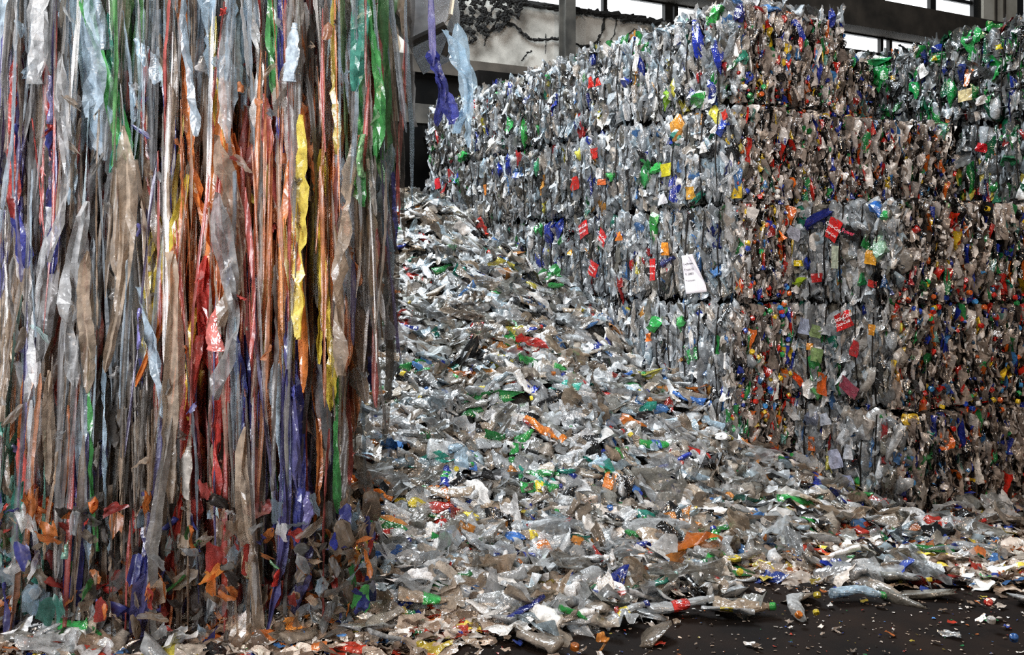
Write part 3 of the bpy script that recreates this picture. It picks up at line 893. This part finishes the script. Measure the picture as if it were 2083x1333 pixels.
# white note hung on the corner bale
h = hit_bale(1446, 560, 's')
if h:
    t, r, (x, y, z) = h
    wv = []; nx, ny = 25, 17
    for j in range(ny):
        for i in range(nx):
            a, b_ = i / (nx - 1), j / (ny - 1)
            # the upper right corner rolls over to the front
            X = -.085 + .17 * a; Z = -.15 + .30 * b_; Y = -.015 * math.sin(a * 3)
            roll = (a - .46) + (b_ - 1) * .52
            if roll > 0:
                an_ = roll * .17 / .022; X -= roll * .17 - .022 * math.sin(min(an_, 4.2)); Y -= .022 * (1 - math.cos(min(an_, 4.2))) + max(0, an_ - 4.2) * .004
                if an_ > 4.2: X -= (an_ - 4.2) * .018
            wv.append((X, Y, Z))
    wf = [(j * nx + i, j * nx + i + 1, (j + 1) * nx + i + 1, (j + 1) * nx + i) for j in range(ny - 1) for i in range(nx - 1)]
    wl = r['root'].matrix_basis @ Vector((-r['W'] / 2 - .17, y, z))
    note = mesh_obj('paper_note', wv, wf, M_PAPER, None, True)
    md = note.modifiers.new('thick', 'SOLIDIFY'); md.thickness = .0006
    note.location = wl; note.rotation_euler = (0, -.12, -.5)
    tag(note, 'white printed paper note with curled corner hanging on the bale wall', 'paper note')
    for (txt, zz, s) in [('Lieferant', .075, 1.0), ('From D', .03, 1.0), ('K 2802', -.005, 1.0), ('Transport', -.055, .8)]:
        cu = bpy.data.curves.new('print', 'FONT'); cu.body = txt; cu.size = .024 * s; cu.extrude = .0004; cu.align_x = 'CENTER'
        tt = bpy.data.objects.new('print', cu); COL.objects.link(tt)
        me = bpy.data.meshes.new_from_object(tt.evaluated_get(bpy.context.evaluated_depsgraph_get())); bpy.data.objects.remove(tt)
        me.materials.clear(); me.materials.append(M_INK)
        q = bpy.data.objects.new('lettering', me); COL.objects.link(q); q.parent = note
        q.location = (-.03, -.022, zz); q.rotation_euler = (math.pi / 2, 0, 0)

# ------------------------------------------------------------------ the heap
R0, R1 = np.array([-6.5, 10.4]), np.array([-1.8, 11.0])


def heap_h(X, Y):
    X, Y = np.asarray(X, float), np.asarray(Y, float)
    ab = R1 - R0
    t = np.clip(((X - R0[0]) * ab[0] + (Y - R0[1]) * ab[1]) / (ab @ ab), 0, 1)
    d = np.hypot(X - R0[0] - t * ab[0], Y - R0[1] - t * ab[1])
    h = 2.6 - .28 * d - .03 * d * d
    h = np.where(h < .25, .25 * np.exp((h - .25) / .25 * .9), h)
    h = h + np.clip(h, 0, .5) * (.16 * np.sin(X * 4.3 + 1.5 * np.sin(Y * 2.1)) * np.sin(Y * 3.7 + X) + .10 * np.sin(X * 8.7 - Y * 6.1) * np.sin(Y * 9.3 + 2 * X))
    h = h * (1 + .05 * np.sin(X * 2.3 + Y) + .04 * np.sin(Y * 3.1 - X * 1.7)) + .03 * np.sin(X * 5.1) * np.sin(Y * 4.3)
    # toe runs out on the bare floor to the right and in front
    toe = np.clip((Y - 4.25 - .42 / (1 + np.exp(-(X - .35) * 6)) - .12 * np.maximum(X - .6, 0) ** 1.3 + .12 * np.sin(X * 3)) / .5, 0, 1)
    return np.maximum(h, .0) * toe


def in_bales(X, Y):
    u = -ST * (X - AX) + CT * (Y - AY); v = CT * (X - AX) + ST * (Y - AY)
    return (u > TW - .12) | ((v > .06) & (u > .06)) | ((v > VB + .06) & (u > UB + .06))


gx, gy = np.arange(-7.5, 5.2, .09), np.arange(4.2, 13.6, .09)
GX, GY = np.meshgrid(gx, gy)
GH = heap_h(GX, GY) + rng.normal(size=GX.shape) * .018 - .03
V = np.stack([GX.ravel(), GY.ravel(), GH.ravel()], 1)
ok = (GH > -.02) & ~in_bales(GX, GY)
nx = len(gx)
Fq = []
for j in range(len(gy) - 1):
    for i in range(nx - 1):
        if ok[j, i] and ok[j, i + 1] and ok[j + 1, i] and ok[j + 1, i + 1]:
            a = j * nx + i; Fq.append((a, a + 1, a + nx + 1, a + nx))
hb = Batch(); hb.raw(V, np.array(Fq), (*lin('2a2621'), 0))


def scatter(n, dens):
    """random ground points in view, kept with the probability dens(X, Y)"""
    out = []
    while sum(map(len, out)) < n:
        X, Y = uni(-5.2, 4.2, 4000), uni(4.2, 12.6, 4000)
        px = CX + F_PX * X / Y
        k = (px > -60) & (px < 2140) & ~in_bales(X, Y) & (rng.random(4000) < dens(X, Y))
        out.append(np.stack([X[k], Y[k]], 1))
    return np.concatenate(out)[:n]


def slope_frames(q, tilt=.3, dz=0.0):
    e = .05
    z = heap_h(q[:, 0], q[:, 1])
    gx_ = (heap_h(q[:, 0] + e, q[:, 1]) - z) / e; gy_ = (heap_h(q[:, 0], q[:, 1] + e) - z) / e
    nrm = np.stack([-gx_, -gy_, np.ones_like(z)], 1); nrm += rng.normal(size=nrm.shape) * tilt
    nrm /= np.linalg.norm(nrm, axis=1)[:, None]
    a = rng.normal(size=nrm.shape) * [1, .6, .2]; t1 = a - (a * nrm).sum(1)[:, None] * nrm; t1 /= np.linalg.norm(t1, axis=1)[:, None]
    t2 = np.cross(nrm, t1)
    return np.stack([q[:, 0], q[:, 1], z + dz], 1), np.stack([t1, t2, nrm], 2)     # columns: long axis, width, up


def on_heap(X, Y):
    return np.clip(heap_h(X, Y) / .06, 0, 1)


def near_w(X, Y):
    return on_heap(X, Y) * np.clip(1.1 - (Y - 5) / 14, .3, 1)


q = scatter(3000, near_w); p, R = slope_frames(q, .38, .01)
n = len(q); sc = np.stack([uni(.16, .38, n), uni(.09, .20, n), uni(.03, .09, n)], 1)
hb.add(NUG2, p, R, sc, pick(PAL_PILE, n))
q = scatter(1500, near_w); p, R = slope_frames(q, .3, .04)
n = len(q); L0 = uni(.16, .30, n)
Rb = np.stack([R[:, :, 1], R[:, :, 2], R[:, :, 0]], 2)           # bottle axis (z) along the long axis
hb.add(BOT, p, Rb, np.stack([L0, L0, L0], 1), pick(PAL_PILE, n))
q = scatter(2800, near_w); p, R = slope_frames(q, .55, .05)
n = len(q); sc = np.stack([uni(.06, .28, n), uni(.04, .16, n), uni(.06, .15, n)], 1)
hb.add(SHT, p, R, sc, pick(PAL_PILE, n, .3))
heap = hb.build('plastic_heap', M_PA)
heap['kind'] = 'stuff'; heap['label'] = 'sloping heap of loose crushed clear and coloured plastic between the bale wall and the falling stream'; heap['category'] = 'heap'


def toe_d(X, Y):
    px = CX + F_PX * X / Y; py = HZ + F_PX * CAMZ / Y
    edge = 1215 + np.where(px < 1500, (1500 - px) * .25, (px - 1500) * .04)
    return np.clip((edge - py) / 60, .05, 1) * (heap_h(X, Y) < .30)


fb = Batch()
q = scatter(6500, toe_d); p, R = slope_frames(q, .22, .016)
n = len(q); edge_ = toe_d(q[:, 0], q[:, 1]); s0 = np.where(rng.random(n) < .33 * (edge_ > .55), uni(.07, .20, n), uni(.012, .055, n))
fb.add(SHT, p, R, np.stack([s0, s0 * uni(.4, .9, n), s0 * .35], 1), pick(PAL_FLAKE, n, .3))
q = scatter(2600, lambda X, Y: (heap_h(X, Y) < .15) * .5); p, R = slope_frames(q, .12, .006)
n = len(q); s0 = uni(.006, .028, n)
fb.add(SHD, p, R, np.stack([s0, s0, s0 * .5], 1), pick(PAL_FLAKE, n, .3))
flo = fb.build('plastic_litter', M_PA)
flo['kind'] = 'stuff'; flo['label'] = 'thin spread of small plastic flakes and chips over the dark floor at the heap edge'; flo['category'] = 'litter'

# ------------------------------------------------------------------ countable pieces
ITEMS = []            # (object, kind phrase, colour name, px, py)
COLN = {'clear': ('c0c4c6', 1.0), 'grey': ('918f89', .95), 'brownish clear': ('b09e89', .9), 'pale blue': ('b0c8d8', .9), 'green': ('2c8c40', .5), 'teal': ('2a8878', .55), 'dark blue': ('1b2c84', .35),
        'blue': ('3a6cb4', .4), 'red': ('b02a22', .2), 'white': ('e6e5e2', 0), 'black': ('0e0d0d', 0), 'orange': ('cc7428', .2), 'yellow': ('ccb838', .25)}


def ccol(name, j=.15):
    h_, a = COLN[name]; f = math.exp(random.gauss(0, j))
    return (*[min(.95, c * f) for c in lin(h_)], a)


bot_proto = []
for i in range(10):
    me = shape_mesh('bottlemesh%d' % i, *bottle(800 + i, 14), M_PO)
    cp = shape_mesh('bottlecap%d' % i, *bottle_cap(800 + i), M_PO)
    lb = shape_mesh('bottleband%d' % i, *bottle_band(800 + i), M_PO)
    bot_proto.append((me, cp, lb))


def place_bottle(pos, R, size, cname, cap=None, band=None, name='crushed_bottle', var=None):
    me, cp, lb = bot_proto[random.randrange(len(bot_proto)) if var is None else var]
    o = bpy.data.objects.new(name, me); COL.objects.link(o)
    o.color = ccol(cname)
    o.matrix_world = Matrix.Translation(Vector(pos)) @ Matrix(R.tolist()).to_4x4() @ Matrix.Scale(size, 4)
    for nm, m2, c2 in (('cap', cp, cap), ('label_band', lb, band)):
        if c2:
            k = bpy.data.objects.new(nm, m2); COL.objects.link(k); k.parent = o; k.color = (*ccol(c2)[:3], 0.0)
    return o


def on_ray(px, py):
    dx, dz = (px - CX) / F_PX, (HZ - py) / F_PX
    y = 4.0
    while y < 14:
        if CAMZ + dz * y <= float(heap_h(dx * y, y)) + .0: return dx * y, y
        y += .02
    return None


placed = []
named = [(1055, 1150, 'dark blue', .30, 0.1), (1070, 1262, 'dark blue', .24, 1.0), (1180, 1275, 'green', .22, .1), (1385, 1255, 'clear', .34, .1), (1480, 1265, 'clear', .26, -.5),
         (1270, 1270, 'clear', .24, .2), (1345, 1095, 'clear', .52, .6), (1600, 1035, 'green', .36, 0.0), (1680, 1045, 'brownish clear', .40, .2), (1620, 1250, 'clear', .26, 1.2),
         (1510, 1255, 'brownish clear', .30, -.5), (1740, 1225, 'pale blue', .28, 0.0), (1060, 930, 'green', .30, 1.3), (1095, 985, 'green', .26, .2), (880, 1245, 'brownish clear', .36, .2),
         (1085, 755, 'green', .26, .1), (920, 770, 'teal', .20, 1.0), (1150, 770, 'green', .2, .3), (770, 680, 'green', .2, .2), (1010, 920, 'clear', .30, .5), (920, 940, 'clear', .34, .2),
         (800, 880, 'clear', .30, .2), (1100, 1010, 'green', .26, .1), (950, 1190, 'clear', .30, .0), (1335, 925, 'green', .26, .2), (1065, 690, 'dark blue', .22, .1), (905, 990, 'dark blue', .2, 1.5),
         (960, 955, 'blue', .2, 1.5), (1180, 645, 'brownish clear', .3, .4), (1640, 1085, 'brownish clear', .3, .1), (1240, 610, 'clear', .3, .6), (1490, 1160, 'grey', .34, .1)]
for (px, py, cn, sz, an) in named:
    g = on_ray(px, py)
    if g: placed.append((g[0], g[1], cn, sz, an))
cn_p = ['clear'] * 14 + ['grey'] * 8 + ['brownish clear'] * 7 + ['pale blue'] * 4 + ['green'] * 2 + ['teal', 'dark blue', 'blue', 'white', 'red', 'black', 'orange', 'yellow']
q = scatter(300 - len(placed), lambda X, Y: (heap_h(X, Y) > .05) * (Y < 10.5) * np.clip(1.2 - (Y - 4.5) / 6.5, .12, 1) * np.where(CX + F_PX * X / Y < 620, .25, 1))
for x_, y_ in q: placed.append((x_, y_, random.choice(cn_p), random.uniform(.18, .32), None))
qq = np.array([(a[0], a[1]) for a in placed]); pp, RR = slope_frames(qq, .22, .055)
for i, (x_, y_, cn, sz, an) in enumerate(placed):
    Rm = RR[i]
    t1, t2, nn = Rm[:, 0], Rm[:, 1], Rm[:, 2]
    if an is not None:
        t1 = np.array([math.cos(an), math.sin(an) * .6, math.sin(an) * .5]); t1 -= (t1 @ nn) * nn; t1 /= np.linalg.norm(t1); t2 = np.cross(nn, t1)
    Rb = np.stack([t2, nn, t1], 1)
    if np.linalg.det(Rb) < 0: Rb[:, 0] *= -1
    cap = random.choice(['red', 'dark blue', 'white', 'yellow', 'green']) if random.random() < .3 else None
    band = random.choice(['red', 'blue', 'white', 'orange', 'yellow', 'green']) if random.random() < .35 else None
    if i == 3: band = 'red'
    if i in (4, 5): band = 'yellow'
    o = place_bottle(pp[i], Rb, sz, cn, cap, band)
    ITEMS.append((o, 'crushed bottle', cn, 'bottle'))


def loose(kind, name, cat, meshes, n, dens, size, flat, pal, tilt, dz):
    q = scatter(n, dens); p, R = slope_frames(q, tilt, dz)
    for i in range(n):
        me = random.choice(meshes); o = bpy.data.objects.new(name, me); COL.objects.link(o)
        cn = random.choice(pal); o.color = ccol(cn, .2)
        s = random.uniform(*size)
        o.matrix_world = Matrix.Translation(Vector(p[i])) @ Matrix(R[i].tolist()).to_4x4() @ Matrix.Diagonal((s, s * random.uniform(*flat[0]), s * flat[1], 1))
        ITEMS.append((o, kind, cn, cat))


nearf = lambda X, Y: (heap_h(X, Y) > .03) * np.clip(1.2 - (Y - 4.5) / 5, .05, 1) * np.where(CX + F_PX * X / Y < 650, .2, 1)
scrap_m = [shape_mesh('scrapmesh%d' % i, *sheet(900 + i, 7, 9, .14), M_FO) for i in range(10)]
loose('torn film scrap', 'film_scrap', 'film scrap', scrap_m, 150, nearf, (.14, .34), ((.35, .7), .55), ['clear'] * 9 + ['grey'] * 6 + ['brownish clear'] * 5 + ['white', 'white', 'red', 'blue', 'black', 'orange', 'green'], .35, .08)
chip_m = [shape_mesh('chipmesh%d' % i, *SHT[i], M_PO) for i in range(8)]
floord = lambda X, Y: toe_d(X, Y) * (heap_h(X, Y) < .2)
loose('plastic chip', 'plastic_chip', 'plastic chip', chip_m, 220, floord, (.035, .10), ((.4, .8), .4), ['brownish clear'] * 6 + ['white'] * 2 + ['red'] * 3 + ['orange', 'blue', 'dark blue', 'green', 'yellow', 'clear'], .2, .02)
cap_m = [shape_mesh('capmesh', *CAPV[0], M_PO)]
loose('bottle cap', 'bottle_cap', 'bottle cap', cap_m, 90, lambda X, Y: (Y < 7.5) * (np.clip(heap_h(X, Y), 0, .3) + .1) * (CX + F_PX * X / Y > 600), (.03, .042), ((1, 1), .6), ['red', 'red', 'dark blue', 'blue', 'white', 'yellow', 'green', 'orange'], .5, .06)

# ------------------------------------------------------------------ the falling stream
def fall_colours(px, py):
    c = [('clear', 3.2), ('grey', 2.0), ('brownish clear', 2.6), ('pale blue', 1.6), ('red', .8), ('white', .4), ('dark blue', .5)]
    def add(*a): c.extend(a)
    if py < 200: add(('pale blue', 3), ('white', 1.5), ('clear', 3))
    if px < 180 and 200 < py < 470: add(('red', 2), ('dark blue', 3))
    if 180 < px < 260 and py < 260: add(('green', 3), ('teal', 2))
    if 330 < px < 700 and 60 < py < 760: add(('orange', 8), ('yellow', 1.6), ('brownish clear', 4), ('red', 2.5))
    if 380 < px < 520 and 560 < py < 1000: add(('red', 5), ('orange', 3), ('dark blue', 2))
    if 480 < px < 620 and 560 < py < 1100: add(('dark blue', 4), ('grey', 3))
    if 700 < px < 770 and py < 320: add(('green', 12), ('clear', 2))
    if 820 < px < 960 and py < 240: add(('dark blue', 3), ('pale blue', 4))
    if 680 < px < 880 and py > 240: add(('grey', 3), ('brownish clear', 2), ('dark blue', 1))
    if py > 1080: add(('orange', 3), ('red', 1.6), ('black', 1), ('dark blue', .8), ('brownish clear', 3), ('green', .8))
    if px < 160 and py > 800: add(('orange', 3), ('teal', 2), ('white', 1))
    if py > 760 and px > 150: add(('grey', 3), ('black', 1.2))
    return random.choices([a for a, _ in c], [b for _, b in c])[0]


def fall_pt():
    while True:
        px, py = random.uniform(-30, 900), random.uniform(-60, 1300)
        d = random.uniform(4.5, 6.0)
        lim = 950 - .0 * py if py < 240 else 880 - (py - 240) * .16
        if px > lim - 120 and random.random() < (px - lim + 120) / 120 * 1.0 + .25: continue
        if px > 770 and py < 480 and random.random() < (.94 if py < 260 else .5): continue
        if px > 620 and py > 700 and random.random() < .8: continue
        if px < 130 and py > 430 and random.random() < .45: continue
        q = at(px, py, d)
        if q.z < float(heap_h(q.x, q.y)) + .05: continue
        return px, py, d, q


def fall_group(px, py):
    """neighbouring shreds come from the same burst of material, so colours run together in narrow columns"""
    st_ = random.getstate(); random.seed(int(px / 13) * 7919 + int((py + 200) / 330) * 104729)
    c = fall_colours(px, py); random.setstate(st_)
    return c if random.random() < .62 else fall_colours(px, py)


def soft(c, k):
    g = lin('a89a92')
    return tuple(c[i] * (1 - k) + g[i] * k for i in range(3)) + (max(c[3], .55),)


rib_m = [shape_mesh('ribbonmesh%d' % i, *RIB[i], M_FO) for i in range(len(RIB))]
KEY = [(742, 60, 'green', .9, .13, -.02), (748, 190, 'green', .7, .10, 0), (728, 40, 'teal', .6, .10, .02), (760, 120, 'green', .8, .07, .0), (745, 300, 'green', .5, .09, 0),
       (900, 175, 'dark blue', .33, .10, .04), (893, 185, 'dark blue', .3, .07, 0), (935, 165, 'pale blue', .45, .11, -.16), (940, 175, 'pale blue', .5, .09, -.14),
       (215, 140, 'green', .8, .10, -.16), (232, 190, 'teal', .7, .07, -.16), (200, 100, 'green', .6, .06, -.14),
       (372, 90, 'orange', .9, .06, -.06), (385, 160, 'orange', .8, .05, -.05), (450, 260, 'yellow', .9, .06, -.08), (440, 380, 'orange', .9, .10, 0), (460, 440, 'orange', .8, .08, 0),
       (335, 520, 'yellow', .7, .08, .24), (310, 610, 'yellow', .7, .10, .24), (318, 640, 'orange', .6, .07, .22), (345, 540, 'orange', .7, .05, .2), (420, 560, 'orange', .9, .10, 0),
       (590, 440, 'orange', .9, .08, 0), (620, 430, 'brownish clear', .9, .12, 0), (650, 520, 'yellow', .9, .08, 0), (665, 640, 'yellow', .8, .07, 0), (610, 600, 'orange', .8, .06, 0),
       (500, 640, 'dark blue', .9, .10, 0), (515, 760, 'dark blue', .9, .09, 0), (480, 690, 'dark blue', .8, .07, 0), (605, 900, 'dark blue', .9, .07, 0), (430, 740, 'red', .9, .10, 0),
       (445, 820, 'red', .8, .07, 0), (395, 880, 'red', .8, .08, .05), (335, 960, 'red', .8, .05, -.05), (35, 250, 'red', .8, .09, -.08), (100, 230, 'red', .7, .06, -.05), (45, 400, 'dark blue', .6, .10, 0),
       (105, 410, 'dark blue', .6, .08, 0), (300, 250, 'red', .6, .05, 0), (190, 900, 'green', .9, .05, 0), (218, 930, 'pale blue', .8, .04, 0), (340, 300, 'dark blue', .6, .05, 0),
       (480, 1130, 'white', .7, .10, .05), (500, 1180, 'pale blue', .6, .10, .05), (150, 1110, 'dark blue', .8, .10, 0), (45, 1150, 'teal', .7, .10, .05), (640, 880, 'orange', .8, .06, 0),
       (430, 30, 'pale blue', .6, .12, 0), (480, 60, 'pale blue', .8, .12, 0), (520, 90, 'white', .7, .08, 0), (170, 80, 'pale blue', .9, .12, -.1), (140, 200, 'pale blue', .9, .08, -.1),
       (560, 60, 'green', .6, .06, 0), (578, 120, 'dark blue', .8, .06, 0), (690, 900, 'green', .6, .05, 0), (560, 1020, 'green', .5, .05, 0), (350, 1150, 'red', .6, .08, .2)]
for i in range(300):
    px, py, d, p = fall_pt()
    key = KEY[i] if i < len(KEY) else None
    if key: px, py = key[:2]; d = 4.62 + .16 * random.random(); p = at(px, py, d)
    me = random.choice(rib_m); o = bpy.data.objects.new('film_ribbon', me); COL.objects.link(o)
    cn = fall_group(px, py); o.color = soft(ccol(cn, .2), .22)
    Ln = random.uniform(.5, 1.3); Wd = random.uniform(.04, .11)
    lean = random.gauss(0, .035) + (px - 480) * -.00012
    if key: cn, Ln, Wd, lean = key[2], key[3] * 1.15, key[4] * .85, key[5]; o.color = soft(ccol(cn, .1), .1)
    o.location = p; o.rotation_euler = (random.gauss(0, .06), lean, random.uniform(-.9, .9)); o.scale = (Wd, Wd, Ln)
    ITEMS.append((o, 'falling film ribbon', cn, 'film ribbon'))
for i in range(110):
    px, py, d, p = fall_pt()
    cn = fall_group(px, py)
    e = Matrix.Rotation(random.uniform(0, 6.28), 3, 'Z') @ Matrix.Rotation(random.gauss(0, .35), 3, 'Y')
    o = place_bottle(p, np.array(e), random.uniform(.18, .30), cn, None, None, 'falling_bottle'); o.color = soft(ccol(cn), .32)
    ITEMS.append((o, 'bottle in mid air', cn, 'bottle'))
fbt = Batch()


def shreds(n, wr, lr, lean_sd, dy):
    pts = [fall_pt() for _ in range(n)]
    pos = np.array([(t[3].x, t[3].y + dy, t[3].z) for t in pts])
    cols = np.array([soft(ccol(fall_group(t[0], t[1]), .3), .30) for t in pts])
    Wd = uni(*wr, n)
    fbt.add(RIB, pos, rots(uni(-1.2, 1.2, n), rng.normal(size=n) * lean_sd - (np.array([t[0] for t in pts]) - 480) * .00012, rng.normal(size=n) * .05), np.stack([Wd, Wd, uni(*lr, n)], 1), cols)


shreds(2400, (.010, .034), (.4, 1.5), .03, .05)
shreds(2600, (.035, .10), (.4, 1.3), .035, .25)
n = 700
pts = [fall_pt() for _ in range(n)]
pos = np.array([tuple(t[3]) for t in pts])
cols = np.array([soft(ccol(fall_group(t[0], t[1]), .3), .2) for t in pts])
fbt.add(SHT, pos, rots(uni(0, 6.28, n), rng.normal(size=n) * .6 + 1.5, uni(0, 6.28, n)), np.stack([uni(.03, .10, n), uni(.015, .04, n), uni(.03, .05, n)], 1), cols)
for (var, k, lo, hi) in ((SHT, 700, .03, .13), (NUG2, 110, .07, .16)):      # what bounces up again where the stream lands
    pts = []
    while len(pts) < k:
        px, py = random.uniform(-20, 760), random.uniform(1020, 1330); g = at(px, py, random.uniform(4.45, 5.2))
        if g.z > float(heap_h(g.x, g.y)) + .02: pts.append((px, py, g))
    cols = np.array([soft(ccol(fall_colours(t[0], 1200), .3), .1) for t in pts]); L0 = uni(lo, hi, k)
    fbt.add(var, np.array([tuple(t[2]) for t in pts]), rots(uni(0, 6.28, k), uni(0, 3, k), uni(0, 6.28, k)), np.stack([L0, L0 * uni(.3, .7, k), L0 * uni(.2, .45, k)], 1), cols)
fs = fbt.build('falling_plastic', M_FA)
fs['kind'] = 'stuff'; fs['label'] = 'dense stream of falling film shreds and torn plastic dropping onto the heap'; fs['category'] = 'falling plastic'

# ------------------------------------------------------------------ labels of the countable pieces
from collections import defaultdict


def zone(px, py, fall):
    if fall:
        a = 'top' if py < 300 else 'upper half' if py < 650 else 'lower half' if py < 1000 else 'foot'
        b = 'left flank' if px < 230 else 'left middle' if px < 450 else 'right middle' if px < 680 else 'right flank'
        return 'in the stream, %s, %s' % (a, b)
    if py < 760: a = 'high on heap'
    elif py < 960: a = 'half way up heap'
    elif py < 1110: a = 'low on heap'
    else: a = 'at heap foot'
    b = 'beside falling stream' if px < 900 else 'in the open middle' if px < 1280 else 'close to bale wall' if px < 1640 else 'before low bale row'
    return a + ' ' + b


grp = defaultdict(list)
bpy.context.view_layer.update()
for o, kind, cn, cat in ITEMS:
    px, py = to_px(o.matrix_world.translation)
    fall = 'falling' in kind or 'mid air' in kind
    grp[(kind, cn, zone(px, py, fall), cat)].append((px, py, o))
for (kind, cn, z, cat), lst in grp.items():
    lst.sort(key=lambda a: a[0])
    n = len(lst)
    for i, (px, py, o) in enumerate(lst):
        g = None
        if n == 1: lab = '%s %s %s' % (cn, kind, z)
        elif n <= 12:
            w_ = 'leftmost' if i == 0 else 'rightmost' if i == n - 1 else '%s from left' % ORD[i]
            lab = '%s %s %s, %s' % (cn, kind, z, w_)
        else: lab = '%s %s %s' % (cn, kind, z)
        tag(o, lab, cat, '%s %ss %s' % (cn, kind, z))
